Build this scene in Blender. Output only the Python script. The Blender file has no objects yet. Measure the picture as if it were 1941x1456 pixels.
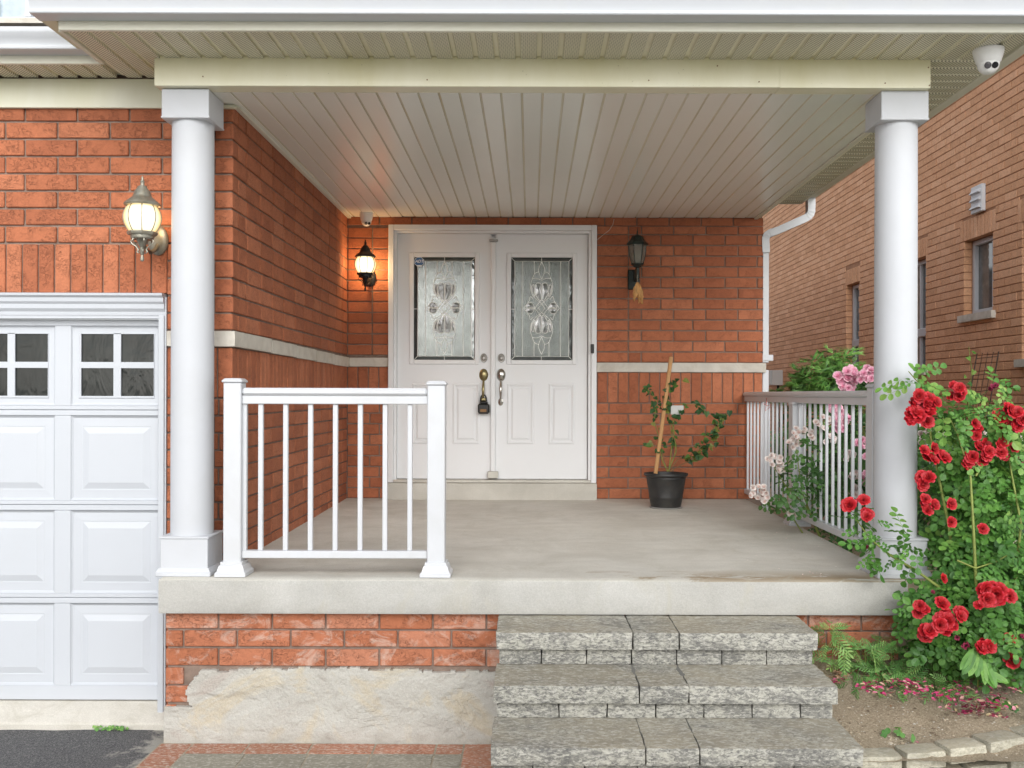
import bpy, math, random
from mathutils import Vector, Matrix, noise, Euler
R = math.radians
rnd = random.Random(7)
scene = bpy.context.scene
col = scene.collection

# ------------------------------------------------------------------ camera, sky, sun, exposure
F, VX, VY, CZ = 1850.0, 1005.0, 748.0, 0.864      # focal length in photo pixels, vanishing point, eye height above the porch floor
cd = bpy.data.cameras.new('camera'); cam = bpy.data.objects.new('camera', cd); col.objects.link(cam)
cd.sensor_width = 36; cd.lens = F / 1941 * 36; cd.clip_start = 0.05; cd.clip_end = 600
cd.shift_x = -(VX - 970.5) / 1941; cd.shift_y = (VY - 728) / 1941
cam.location = (0, 0, CZ); cam.rotation_euler = (R(90), R(-0.16), 0)
scene.camera = cam
w = bpy.data.worlds.new('World'); scene.world = w; w.use_nodes = True
nt = w.node_tree; nt.nodes.clear()
sky = nt.nodes.new('ShaderNodeTexSky'); sky.sky_type = 'NISHITA'; sky.sun_disc = False
sky.sun_elevation = R(25); sky.sun_rotation = R(173); sky.air_density = 1.0; sky.dust_density = 1.0; sky.ozone_density = 1.0
hs = nt.nodes.new('ShaderNodeHueSaturation'); hs.inputs['Saturation'].default_value = 0.18
bg = nt.nodes.new('ShaderNodeBackground'); bg.inputs['Strength'].default_value = 0.13
wo = nt.nodes.new('ShaderNodeOutputWorld')
nt.links.new(sky.outputs[0], hs.inputs['Color']); nt.links.new(hs.outputs[0], bg.inputs['Color']); nt.links.new(bg.outputs[0], wo.inputs[0])
sl = bpy.data.lights.new('sun', 'SUN'); sl.energy = 2.0; sl.angle = R(50); sl.color = (1.0, 0.985, 0.96)
so = bpy.data.objects.new('sun', sl); col.objects.link(so); so.rotation_euler = (R(65), 0, R(7))
scene.view_settings.view_transform = 'Standard'; scene.view_settings.look = 'None'
scene.view_settings.exposure = 0.9; scene.view_settings.gamma = 1.0
scene.view_settings.use_curve_mapping = False
scene.cycles.max_bounces = 10; scene.cycles.diffuse_bounces = 7; scene.cycles.use_denoising = True

def P(px, py, d):
    s = F / d
    return Vector(((px - VX) / s, d, CZ - (py - VY) / s))

# ------------------------------------------------------------------ materials
def newmat(name):
    m = bpy.data.materials.new(name); m.use_nodes = True
    n = m.node_tree; b = n.nodes['Principled BSDF']
    return m, n, b
def N(n, t, **kw):
    x = n.nodes.new(t)
    for k, v in kw.items(): setattr(x, k, v)
    return x
def pos(n, scale=(1, 1, 1)):
    g = N(n, 'ShaderNodeNewGeometry'); mp = N(n, 'ShaderNodeMapping'); mp.inputs['Scale'].default_value = scale
    n.links.new(g.outputs['Position'], mp.inputs['Vector']); return mp.outputs[0]
def tex(n, scale, detail=4, rough=0.55, stretch=(1, 1, 1), dist=0.0):
    t = N(n, 'ShaderNodeTexNoise'); t.inputs['Scale'].default_value = scale; t.inputs['Detail'].default_value = detail
    t.inputs['Roughness'].default_value = rough; t.inputs['Distortion'].default_value = dist
    n.links.new(pos(n, stretch), t.inputs['Vector']); return t.outputs['Fac']
def ramp(n, fac, stops):
    r = N(n, 'ShaderNodeValToRGB'); e = r.color_ramp.elements
    while len(e) < len(stops): e.new(0.5)
    for i, (p, c) in enumerate(stops):
        e[i].position = p; e[i].color = (c[0], c[1], c[2], 1) if not isinstance(c, (int, float)) else (c, c, c, 1)
    n.links.new(fac, r.inputs[0]); return r.outputs[0]
def mixc(n, fac, a, b, mode='MIX'):
    m = N(n, 'ShaderNodeMix', data_type='RGBA', blend_type=mode)
    for s, v in ((0, fac), (6, a), (7, b)):
        if isinstance(v, (int, float)): m.inputs[s].default_value = v
        elif isinstance(v, tuple): m.inputs[s].default_value = (*v, 1)
        else: n.links.new(v, m.inputs[s])
    return m.outputs[2]
def mth(n, op, a, b=None, c=None, clamp=False):
    m = N(n, 'ShaderNodeMath', operation=op); m.use_clamp = clamp
    for i, v in enumerate((a, b, c)):
        if v is None: continue
        if isinstance(v, (int, float)): m.inputs[i].default_value = v
        else: n.links.new(v, m.inputs[i])
    return m.outputs[0]
def bump(n, b, h, dist=0.002, strength=1.0):
    u = N(n, 'ShaderNodeBump'); u.inputs['Distance'].default_value = dist; u.inputs['Strength'].default_value = strength
    n.links.new(h, u.inputs['Height']); n.links.new(u.outputs[0], b.inputs['Normal'])
def tintfac(n):
    a = N(n, 'ShaderNodeAttribute', attribute_name='tint'); return a.outputs['Fac']
def xyz(n):
    g = N(n, 'ShaderNodeNewGeometry'); s = N(n, 'ShaderNodeSeparateXYZ'); n.links.new(g.outputs['Position'], s.inputs[0]); return s.outputs

def simple(name, c, rough=0.5, metal=0.0, var=0.06, vs=6.0, bumpd=0.0, bs=150, spec=None, dirt=None, dirtamt=0.3, stretch=(1,1,1)):
    m, n, b = newmat(name)
    f = ramp(n, tex(n, vs, 5, 0.6, stretch), [(0.3, 1 - var), (0.7, 1 + var)])
    cc = mixc(n, 1.0, c, f, 'MULTIPLY')
    if dirt:
        dm = ramp(n, tex(n, vs * 0.55, 6, 0.65, stretch, 0.6), [(0.48, 0.0), (0.72, dirtamt)])
        cc = mixc(n, dm, cc, dirt)
    n.links.new(cc, b.inputs['Base Color']); b.inputs['Roughness'].default_value = rough; b.inputs['Metallic'].default_value = metal
    if spec is not None: b.inputs['Specular IOR Level'].default_value = spec
    if bumpd: bump(n, b, tex(n, bs, 3), bumpd)
    return m

def brick_mat(name, cols, crackle=1.0, eff=0.0, fine=130):
    m, n, b = newmat(name)
    base = ramp(n, tintfac(n), [(0.0, cols[0]), (0.35, cols[1]), (0.7, cols[2]), (1.0, cols[3])])
    mott = ramp(n, tex(n, 28, 6, 0.7, (1, 1, 1.3), 0.8), [(0.28, 0.84), (0.5, 1.0), (0.75, 1.12)])
    c = mixc(n, 1.0, base, mott, 'MULTIPLY')
    gr = ramp(n, tex(n, fine, 4, 0.7), [(0.3, 0.88), (0.7, 1.08)])
    c = mixc(n, 1.0, c, gr, 'MULTIPLY')
    wr = tex(n, 30, 4, 0.62, (1.0, 1.0, 1.5), 1.8)
    line = mth(n, 'ABSOLUTE', mth(n, 'SUBTRACT', wr, 0.52))
    crk = ramp(n, line, [(0.0, 1.0), (0.008, 0.75), (0.02, 0.0)])
    patch = ramp(n, tex(n, 11, 3, 0.6), [(0.40, 0.0), (0.52, 1.0)])
    crkf = mth(n, 'MULTIPLY', mth(n, 'MULTIPLY', crk, patch), 0.6 * crackle)
    c = mixc(n, crkf, c, (0.09, 0.03, 0.018))
    ef = ramp(n, tex(n, 7, 6, 0.7, (1, 1, 1.5), 1.0), [(0.50, 0.0), (0.68, 0.3 + eff)])
    if eff: c = mixc(n, ef, c, (0.6, 0.5, 0.43))
    n.links.new(c, b.inputs['Base Color']); b.inputs['Roughness'].default_value = 0.85
    h = mth(n, 'SUBTRACT', mth(n, 'ADD', tex(n, 60, 5, 0.7), mth(n, 'MULTIPLY', tex(n, 240, 3), 0.35)), mth(n, 'MULTIPLY', crkf, 1.3))
    bump(n, b, h, 0.0018)
    return m

M = {}
M['brick'] = brick_mat('red_brick', [(0.35, 0.110, 0.050), (0.405, 0.132, 0.060), (0.44, 0.147, 0.068), (0.475, 0.170, 0.084)])
M['brick_plinth'] = brick_mat('plinth_brick', [(0.37, 0.125, 0.058), (0.41, 0.14, 0.068), (0.44, 0.16, 0.083), (0.47, 0.195, 0.115)], eff=0.35)
M['brick_far'] = brick_mat('buff_brick', [(0.60, 0.32, 0.175), (0.65, 0.35, 0.195), (0.69, 0.38, 0.22), (0.72, 0.415, 0.25)], crackle=0.8, fine=60)
M['mortar'] = simple('mortar', (0.24, 0.175, 0.14), 0.95, var=0.25, vs=14, bumpd=0.002, bs=220, dirt=(0.12, 0.08, 0.06), dirtamt=0.5)
M['mortar_far'] = simple('mortar_far', (0.34, 0.175, 0.095), 0.95, var=0.2, vs=12)
M['white'] = simple('white_paint', (0.53, 0.545, 0.575), 0.6, var=0.02, vs=3, dirt=(0.42, 0.42, 0.39), dirtamt=0.22, bumpd=0.0002, bs=90)
M['pvc'] = simple('white_vinyl_rail', (0.57, 0.583, 0.61), 0.35, var=0.02, dirt=(0.44, 0.44, 0.41), dirtamt=0.22)
M['garage'] = simple('garage_door_paint', (0.50, 0.523, 0.56), 0.45, var=0.012, vs=2, bumpd=0.0004, bs=240, dirt=(0.42, 0.43, 0.43), dirtamt=0.16)
M['door'] = simple('door_paint', (0.76, 0.77, 0.785), 0.4, var=0.012, vs=2, dirt=(0.7, 0.69, 0.64), dirtamt=0.25)
M['gutter'] = simple('white_aluminium', (0.54, 0.56, 0.59), 0.35, var=0.012, dirt=(0.58, 0.58, 0.5), dirtamt=0.22)

def stained(name, c, stain, lo, hi, z0, z1, rough=0.45, perf=False, groove=None):
    # cream aluminium with algae / water staining that gathers towards z1, irregular
    m, n, b = newmat(name)
    nz = tex(n, 2.2, 6, 0.65, (1, 1, 0.35), 0.3)
    z = xyz(n)[2]
    g = mth(n, 'MULTIPLY_ADD', z, 1.0 / (z1 - z0), -z0 / (z1 - z0), True)
    f = mth(n, 'MULTIPLY', mth(n, 'ADD', mth(n, 'MULTIPLY', g, 0.55), ramp(n, nz, [(0.3, 0.0), (0.75, 0.7)])), hi, None, True)
    cc = mixc(n, f, c, stain)
    sp = ramp(n, tex(n, 90, 2, 0.5), [(0.74, 0.0), (0.8, 0.5)])
    cc = mixc(n, sp, cc, (0.16, 0.13, 0.06))
    if perf:
        p = xyz(n); k = math.pi / 0.017
        u = mth(n, 'SINE', mth(n, 'MULTIPLY', mth(n, 'ADD', p[0], p[1]), k))
        v = mth(n, 'SINE', mth(n, 'MULTIPLY', mth(n, 'SUBTRACT', p[0], p[1]), k))
        d = mth(n, 'MULTIPLY', mth(n, 'ABSOLUTE', u), mth(n, 'ABSOLUTE', v))
        dots = ramp(n, d, [(0.40, 0.0), (0.58, 0.9)])
        dm = mth(n, 'MULTIPLY', dots, tintfac(n))
        cc = mixc(n, dm, cc, (0.06, 0.05, 0.025))
    n.links.new(cc, b.inputs['Base Color']); b.inputs['Roughness'].default_value = rough
    bump(n, b, tex(n, 3.0, 2), 0.004, 0.5)
    return m
M['beam'] = stained('cream_beam_cladding', (0.82, 0.80, 0.65), (0.56, 0.51, 0.23), 0, 0.65, 2.34, 2.47)
M['frieze'] = stained('cream_frieze', (0.70, 0.70, 0.60), (0.50, 0.48, 0.27), 0, 0.65, 2.32, 2.47)
M['fascia'] = stained('cream_fascia', (0.72, 0.71, 0.62), (0.50, 0.48, 0.30), 0, 0.45, 2.45, 2.60)
M['soffit'] = stained('perforated_soffit', (0.84, 0.815, 0.67), (0.55, 0.50, 0.28), 0, 0.4, 2.3, 2.6, perf=True)
# porch ceiling: glossy vinyl, yellowed in the grooves
m, n, b = newmat('ceiling_vinyl')
g = tintfac(n)
cc = mixc(n, ramp(n, tex(n, 1.3, 5, 0.6), [(0.3, 0.0), (0.75, 0.35)]), (0.83, 0.845, 0.80), (0.78, 0.785, 0.71))
cc = mixc(n, mth(n, 'MULTIPLY', g, ramp(n, tex(n, 6, 3, 0.6, (1, 0.25, 1)), [(0.3, 0.45), (0.7, 0.95)])), cc, (0.66, 0.60, 0.42))
n.links.new(cc, b.inputs['Base Color']); b.inputs['Roughness'].default_value = 0.27; bump(n, b, tex(n, 5, 2, 0.5, (1, 0.2, 1)), 0.004, 0.45)
M['ceiling'] = m
M['roof'] = simple('dark_shingle', (0.07, 0.065, 0.06), 0.9, var=0.3, vs=20, bumpd=0.003)
M['limestone'] = simple('limestone', (0.56, 0.53, 0.47), 0.85, var=0.1, vs=10, bumpd=0.003, bs=70, dirt=(0.36, 0.31, 0.24), dirtamt=0.5)

def concrete(name, c, c2, stain=None, edge=None, sc=1.0):
    m, n, b = newmat(name)
    f = ramp(n, tex(n, 2.3 * sc, 7, 0.68, (1, 1, 1), 0.6), [(0.3, 0.0), (0.7, 1.0)])
    cc = mixc(n, f, c, c2)
    st = ramp(n, tex(n, 5 * sc, 4, 0.6, (0.5, 1.2, 1.0), 0.6), [(0.35, 0.94), (0.65, 1.04)])
    cc = mixc(n, 1.0, cc, st, 'MULTIPLY')
    fine = ramp(n, tex(n, 160, 4, 0.7), [(0.3, 0.86), (0.7, 1.1)])
    cc = mixc(n, 1.0, cc, fine, 'MULTIPLY')
    if edge:
        p = xyz(n)
        mk = ramp(n, mth(n, 'SUBTRACT', 1.0, mth(n, 'MULTIPLY', mth(n, 'ABSOLUTE', mth(n, 'SUBTRACT', p[1], 4.69)), 4.5)), [(0.0, 0.0), (1.0, 1.0)])
        rt = mth(n, 'MULTIPLY_ADD', mth(n, 'SUBTRACT', 0.55, mth(n, 'ABSOLUTE', mth(n, 'SUBTRACT', p[0], 1.33))), 0.22, 0.0)
        q = mth(n, 'ADD', tex(n, 4.5, 6, 0.72, (0.8, 2.6, 1), 0.5), rt)
        s2 = mth(n, 'MULTIPLY', ramp(n, q, [(0.47, 0.0), (0.53, 0.85)]), mk)
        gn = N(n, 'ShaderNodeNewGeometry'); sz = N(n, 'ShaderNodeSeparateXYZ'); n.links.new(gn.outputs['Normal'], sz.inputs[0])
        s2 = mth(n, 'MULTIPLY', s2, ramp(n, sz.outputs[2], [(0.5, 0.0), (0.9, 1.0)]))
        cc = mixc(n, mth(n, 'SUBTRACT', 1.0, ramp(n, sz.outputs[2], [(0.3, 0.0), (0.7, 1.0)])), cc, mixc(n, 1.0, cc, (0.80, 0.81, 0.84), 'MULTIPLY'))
        cc = mixc(n, s2, cc, edge)
    if stain:
        s3 = ramp(n, tex(n, 3.1, 7, 0.74, (1.3, 1, 0.8), 1.4), [(0.54, 0.0), (0.66, 0.5)])
        cc = mixc(n, s3, cc, stain)
    n.links.new(cc, b.inputs['Base Color']); b.inputs['Roughness'].default_value = 0.88
    bump(n, b, mth(n, 'ADD', tex(n, 9, 6, 0.7), mth(n, 'MULTIPLY', tex(n, 120, 3), 0.3)), 0.006, 0.7)
    return m
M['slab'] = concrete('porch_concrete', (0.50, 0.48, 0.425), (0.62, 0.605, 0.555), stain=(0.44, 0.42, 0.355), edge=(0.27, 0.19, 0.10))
M['sill_conc'] = concrete('step_concrete', (0.44, 0.42, 0.37), (0.55, 0.53, 0.48))
M['apron'] = concrete('apron_concrete', (0.50, 0.47, 0.41), (0.64, 0.61, 0.55), stain=(0.40, 0.37, 0.30))
# parging
m, n, b = newmat('parging')
a1 = ramp(n, tex(n, 2.1, 6, 0.65, (1, 1, 1.4), 0.8), [(0.28, (0.40, 0.33, 0.29)), (0.40, (0.45, 0.43, 0.39)), (0.50, (0.47, 0.455, 0.415)), (0.58, (0.49, 0.435, 0.34)), (0.66, (0.46, 0.45, 0.415)), (0.8, (0.32, 0.318, 0.31))])
blot = ramp(n, tex(n, 9, 6, 0.75, (1, 1, 1), 0.8), [(0.58, 0.0), (0.68, 0.45)])
a1 = mixc(n, blot, a1, (0.42, 0.41, 0.39))
a1 = mixc(n, 1.0, a1, ramp(n, tex(n, 190, 4, 0.7), [(0.3, 0.84), (0.7, 1.12)]), 'MULTIPLY')
w1 = mth(n, 'ABSOLUTE', mth(n, 'SUBTRACT', tex(n, 2.6, 4, 0.6, (1, 1, 1.3), 0.9), 0.5))
ck = ramp(n, w1, [(0.0, 1.0), (0.003, 0.8), (0.008, 0.0)])
ck = mth(n, 'MULTIPLY', ck, ramp(n, tex(n, 2.9, 2), [(0.5, 0.0), (0.56, 1.0)]))
damp = mth(n, 'MULTIPLY', ramp(n, mth(n, 'ADD', mth(n, 'MULTIPLY_ADD', xyz(n)[2], -5.0, -3.75), mth(n, 'SUBTRACT', tex(n, 9, 5), 0.5)), [(0.0, 0.0), (0.35, 1.0)]), 0.45)
a1 = mixc(n, damp, a1, (0.30, 0.28, 0.24))
n.links.new(a1, b.inputs['Base Color']); b.inputs['Roughness'].default_value = 0.9
bump(n, b, mth(n, 'SUBTRACT', mth(n, 'ADD', tex(n, 6, 4, 0.6, (1, 1, 1), 0.5), mth(n, 'MULTIPLY', tex(n, 70, 5), 0.25)), mth(n, 'MULTIPLY', ck, 0.08)), 0.022, 1.0)
M['parging'] = m
# step stone: grey-white mottled, horizontally streaked, tan patches
def stepstone(name, dark, mid, lite, tan, flk=0.5):
    m, n, b = newmat(name)
    a = tex(n, 58, 7, 0.76, (0.75, 1.0, 1.35), 0.9)
    c = ramp(n, a, [(0.38, dark), (0.47, mid), (0.54, lite), (0.7, (min(1, lite[0]*1.25), min(1, lite[1]*1.25), min(1, lite[2]*1.25)))])
    big = ramp(n, tex(n, 5.5, 4, 0.6, (0.8, 1, 1.4), 0.8), [(0.50, 0.0), (0.58, 1.0)])
    c = mixc(n, mth(n, 'MULTIPLY', big, 0.62), c, dark)
    geo = N(n, 'ShaderNodeNewGeometry'); sn = N(n, 'ShaderNodeSeparateXYZ'); n.links.new(geo.outputs['Normal'], sn.inputs[0])
    up = mth(n, 'MULTIPLY', ramp(n, sn.outputs[2], [(0.6, 0.0), (0.9, 1.0)]), ramp(n, tex(n, 3.2, 5, 0.6), [(0.35, 0.15), (0.6, 0.72)]))
    c = mixc(n, up, c, tan)
    c = mixc(n, 1.0, c, ramp(n, tintfac(n), [(0, 0.85), (1, 1.12)]), 'MULTIPLY')
    fl = ramp(n, tex(n, 85, 4, 0.68, (0.5, 1.0, 1.5), 0.4), [(0.52, 0.0), (0.60, 0.62)])
    c = mixc(n, mth(n, 'MULTIPLY', fl, flk), c, (0.66, 0.64, 0.58))
    n.links.new(c, b.inputs['Base Color']); b.inputs['Roughness'].default_value = 0.88
    bump(n, b, mth(n, 'ADD', a, mth(n, 'MULTIPLY', tex(n, 180, 3), 0.3)), 0.005, 0.9)
    return m
M['stone'] = stepstone('step_stone', (0.13, 0.128, 0.122), (0.235, 0.23, 0.208), (0.40, 0.39, 0.34), (0.34, 0.30, 0.22), 0.75)
M['edging'] = stepstone('edging_stone', (0.33, 0.31, 0.24), (0.44, 0.41, 0.32), (0.54, 0.51, 0.41), (0.42, 0.37, 0.27))
M['paver_red'] = stepstone('red_paver', (0.30, 0.12, 0.07), (0.42, 0.17, 0.10), (0.52, 0.25, 0.17), (0.40, 0.19, 0.115), 0.8)
M['paver_grey'] = stepstone('grey_paver', (0.22, 0.21, 0.17), (0.29, 0.275, 0.225), (0.38, 0.36, 0.30), (0.28, 0.265, 0.21), 0.6)
# asphalt
m, n, b = newmat('asphalt')
c = ramp(n, tex(n, 170, 4, 0.75), [(0.3, (0.03, 0.03, 0.034)), (0.48, (0.08, 0.08, 0.085)), (0.60, (0.20, 0.195, 0.19)), (0.74, (0.42, 0.41, 0.38))])
p = xyz(n)
ed = mth(n, 'ADD', mth(n, 'MULTIPLY_ADD', p[0], 1.6, 3.02), mth(n, 'MULTIPLY', mth(n, 'SUBTRACT', tex(n, 7, 6, 0.7), 0.5), 1.6))
c = mixc(n, ramp(n, ed, [(0.0, 0.0), (0.18, 0.85)]), c, (0.40, 0.385, 0.34))
n.links.new(c, b.inputs['Base Color']); b.inputs['Roughness'].default_value = 0.9
bump(n, b, tex(n, 150, 4, 0.7), 0.006)
M['asphalt'] = m
M['core_grey'] = simple('core_grey', (0.16, 0.155, 0.14), 0.95)
M['sand'] = simple('joint_sand', (0.34, 0.30, 0.23), 0.95, var=0.3, vs=40)
# soil
m, n, b = newmat('soil')
c = ramp(n, tex(n, 120, 6, 0.78), [(0.3, (0.22, 0.165, 0.105)), (0.5, (0.42, 0.34, 0.235)), (0.62, (0.58, 0.48, 0.35)), (0.75, (0.72, 0.63, 0.50))])
c = mixc(n, ramp(n, tex(n, 3.0, 5, 0.6), [(0.35, 0.0), (0.65, 0.5)]), c, (0.36, 0.30, 0.22))
n.links.new(c, b.inputs['Base Color']); b.inputs['Roughness'].default_value = 0.98; bump(n, b, tex(n, 95, 5, 0.75), 0.014)
M['soil'] = m
M['ground'] = simple('ground_far', (0.50, 0.49, 0.46), 0.95, var=0.4, vs=1.5, bumpd=0.02, bs=30)  # unseen ground, made pale to bounce light up into the porch
# metals / plastics
M['bronze'] = simple('weathered_pewter', (0.27, 0.26, 0.215), 0.38, 0.55, var=0.2, vs=30, dirt=(0.33, 0.24, 0.14), dirtamt=0.6)
M['black'] = simple('black_metal', (0.018, 0.018, 0.017), 0.38, 0.3, var=0.3, vs=30)
M['dark_green'] = simple('dark_green_metal', (0.012, 0.022, 0.018), 0.4, 0.2, var=0.3, vs=30)
M['nickel'] = simple('nickel', (0.50, 0.48, 0.44), 0.24, 1.0, var=0.1, vs=30)
M['antique'] = simple('antique_brass', (0.30, 0.255, 0.13), 0.33, 0.9, var=0.2, vs=40)
M['pewter'] = simple('dull_pewter', (0.27, 0.255, 0.235), 0.35, 0.9, var=0.15, vs=40)
M['plastic'] = simple('white_plastic', (0.78, 0.78, 0.77), 0.3, var=0.02)
M['lens'] = simple('lens_black', (0.01, 0.01, 0.012), 0.08, var=0.0)
M['led'] = simple('led_grey', (0.08, 0.075, 0.08), 0.3, var=0.0)
M['pot'] = simple('black_pot', (0.022, 0.022, 0.023), 0.45, var=0.15, vs=10, dirt=(0.12, 0.11, 0.09), dirtamt=0.25)
M['potting'] = simple('potting_soil', (0.05, 0.035, 0.022), 0.95, var=0.4, vs=60, bumpd=0.006, bs=120)
M['stake'] = simple('bamboo_wood', (0.50, 0.27, 0.11), 0.6, var=0.15, vs=30, stretch=(8, 8, 0.6), bumpd=0.0008)
M['husk'] = simple('dried_husk', (0.55, 0.30, 0.11), 0.8, var=0.35, vs=60, stretch=(2, 2, 0.4))
M['green_metal'] = simple('rusty_wire', (0.05, 0.032, 0.022), 0.7, 0.3, var=0.2)
M['grey_box'] = simple('grey_box', (0.33, 0.32, 0.31), 0.45, var=0.05)
M['tag'] = simple('tag', (0.50, 0.50, 0.48), 0.5, var=0.03)
M['sill_metal'] = simple('sill_metal', (0.52, 0.50, 0.45), 0.35, 0.5, var=0.1)
M['blue'] = simple('sticker_blue', (0.02, 0.10, 0.27), 0.35, var=0.05)
M['stickerwhite'] = simple('sticker_white', (0.8, 0.82, 0.85), 0.4, var=0.0)
M['came'] = simple('came', (0.75, 0.75, 0.71), 0.4, 0.1, var=0.1, vs=60)
M['string'] = simple('string', (0.55, 0.5, 0.42), 0.8, var=0.1)
M['redstring'] = simple('red_string', (0.5, 0.08, 0.05), 0.8, var=0.1)
def glass(name, c, rough, ior, bd=0.0, bs=60, stretch=(1, 1, 1)):
    m, n, b = newmat(name)
    n.links.new(mixc(n, ramp(n, tex(n, 9, 4), [(0.35, 0.0), (0.65, 1.0)]), c, tuple(x * 1.6 for x in c)), b.inputs['Base Color'])
    b.inputs['Roughness'].default_value = rough; b.inputs['IOR'].default_value = ior
    if bd: bump(n, b, tex(n, bs, 3, 0.6, stretch, 0.6), bd)
    return m
M['glass_tex'] = glass('textured_glass', (0.085, 0.10, 0.092), 0.07, 2.0, 0.0010, 95); M['glass_tex'].node_tree.nodes['Principled BSDF'].inputs['Metallic'].default_value = 0.3
M['glass_bevel'] = glass('bevel_glass', (0.05, 0.06, 0.06), 0.04, 2.0, 0.002, 14); M['glass_bevel'].node_tree.nodes['Principled BSDF'].inputs['Metallic'].default_value = 0.35
M['glass_clear'] = glass('clear_glass_jewel', (0.05, 0.055, 0.05), 0.04, 2.0, 0.002, 30)
M['garage_pane'] = glass('garage_pane', (0.010, 0.012, 0.011), 0.08, 1.42, 0.005, 3.5, (2.0, 2.0, 1.0))
M['far_pane'] = glass('far_window_pane', (0.10, 0.11, 0.11), 0.06, 1.6, 0.0)
M['up_pane'] = glass('upper_pane', (0.30, 0.36, 0.40), 0.05, 2.6, 0.0)
# lamp glass
def lampglass(name, on):
    m, n, b = newmat(name)
    if on:
        lw = N(n, 'ShaderNodeLayerWeight'); lw.inputs['Blend'].default_value = 0.35
        b.inputs['Base Color'].default_value = (0.35, 0.30, 0.2, 1); b.inputs['Roughness'].default_value = 0.25
        c = ramp(n, lw.outputs['Facing'], [(0.0, (1.0, 0.93, 0.74)), (0.3, (1.0, 0.84, 0.52)), (0.6, (1.0, 0.68, 0.28)), (0.9, (0.9, 0.5, 0.16))])
        st = ramp(n, lw.outputs['Facing'], [(0.0, on), (0.3, on * 0.68), (0.8, on * 0.36)])
        n.links.new(c, b.inputs['Emission Color']); n.links.new(st, b.inputs['Emission Strength'])
    else:
        b.inputs['Base Color'].default_value = (0.42, 0.42, 0.37, 1); b.inputs['Roughness'].default_value = 0.12
        b.inputs['Transmission Weight'].default_value = 0.65; b.inputs['IOR'].default_value = 1.2
    return m
M['lit'] = lampglass('lit_lamp_glass', 1.0)
M['lit2'] = lampglass('lit_lamp_glass_porch', 1.25)
M['unlit'] = lampglass('unlit_lamp_glass', 0)
M['bulb'] = simple('unlit_bulb', (0.7, 0.68, 0.58), 0.4, var=0.0)

def leafmat(name, stops, trans=0.3, rough=0.5):
    m, n, b = newmat(name)
    c = ramp(n, tintfac(n), stops)
    c = mixc(n, 1.0, c, ramp(n, tex(n, 45, 3), [(0.3, 0.82), (0.7, 1.15)]), 'MULTIPLY')
    n.links.new(c, b.inputs['Base Color']); b.inputs['Roughness'].default_value = rough
    t = N(n, 'ShaderNodeBsdfTranslucent'); n.links.new(c, t.inputs['Color'])
    mx = N(n, 'ShaderNodeMixShader'); mx.inputs[0].default_value = trans
    o = n.nodes['Material Output']; n.links.new(b.outputs[0], mx.inputs[1]); n.links.new(t.outputs[0], mx.inputs[2]); n.links.new(mx.outputs[0], o.inputs[0])
    return m
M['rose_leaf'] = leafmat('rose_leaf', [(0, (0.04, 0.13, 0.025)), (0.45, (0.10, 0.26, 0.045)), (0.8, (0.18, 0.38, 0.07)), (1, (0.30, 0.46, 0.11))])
M['dark_leaf'] = leafmat('dark_leaf', [(0, (0.025, 0.08, 0.02)), (0.6, (0.07, 0.18, 0.045)), (1, (0.14, 0.29, 0.075))])
M['fresh_leaf'] = leafmat('fresh_leaf', [(0, (0.10, 0.26, 0.06)), (0.6, (0.20, 0.42, 0.11)), (1, (0.36, 0.56, 0.17))])
M['vine_leaf'] = leafmat('vine_leaf', [(0, (0.02, 0.07, 0.022)), (0.6, (0.045, 0.125, 0.035)), (0.85, (0.10, 0.20, 0.04)), (1, (0.30, 0.28, 0.06))])
M['conifer'] = leafmat('conifer_needles', [(0, (0.03, 0.10, 0.02)), (0.6, (0.09, 0.24, 0.04)), (1, (0.20, 0.40, 0.08))], 0.15)
M['red'] = leafmat('red_petal', [(0, (0.16, 0.003, 0.006)), (0.5, (0.40, 0.006, 0.010)), (0.85, (0.58, 0.014, 0.026)), (1, (0.68, 0.06, 0.12))], 0.22, 0.55)
M['wilt'] = leafmat('wilted_petal', [(0, (0.10, 0.008, 0.02)), (1, (0.30, 0.02, 0.07))], 0.15, 0.7)
M['pink'] = leafmat('pink_petal', [(0, (0.70, 0.20, 0.34)), (0.6, (0.80, 0.36, 0.50)), (1, (0.85, 0.62, 0.68))], 0.25, 0.55)
M['palepink'] = leafmat('pale_petal', [(0, (0.70, 0.50, 0.45)), (0.5, (0.80, 0.68, 0.64)), (1, (0.84, 0.80, 0.76))], 0.25, 0.55)
M['petal_mix'] = leafmat('fallen_petals', [(0, (0.20, 0.012, 0.05)), (0.4, (0.50, 0.03, 0.14)), (0.7, (0.72, 0.12, 0.28)), (0.82, (0.75, 0.35, 0.40)), (1, (0.72, 0.58, 0.32))], 0.1, 0.7)
M['litter'] = leafmat('dead_leaves', [(0, (0.10, 0.05, 0.03)), (0.5, (0.30, 0.17, 0.09)), (1, (0.50, 0.38, 0.25))], 0.1, 0.8)
M['stem'] = simple('green_stem', (0.20, 0.24, 0.05), 0.6, var=0.25, vs=25)
M['stem_brown'] = simple('brown_stem', (0.22, 0.12, 0.05), 0.7, var=0.3, vs=25)
M['pebble'] = leafmat('pebble', [(0, (0.16, 0.12, 0.08)), (0.4, (0.38, 0.31, 0.215)), (0.8, (0.55, 0.46, 0.34)), (1, (0.62, 0.60, 0.54))], 0.0, 0.95)

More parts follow.
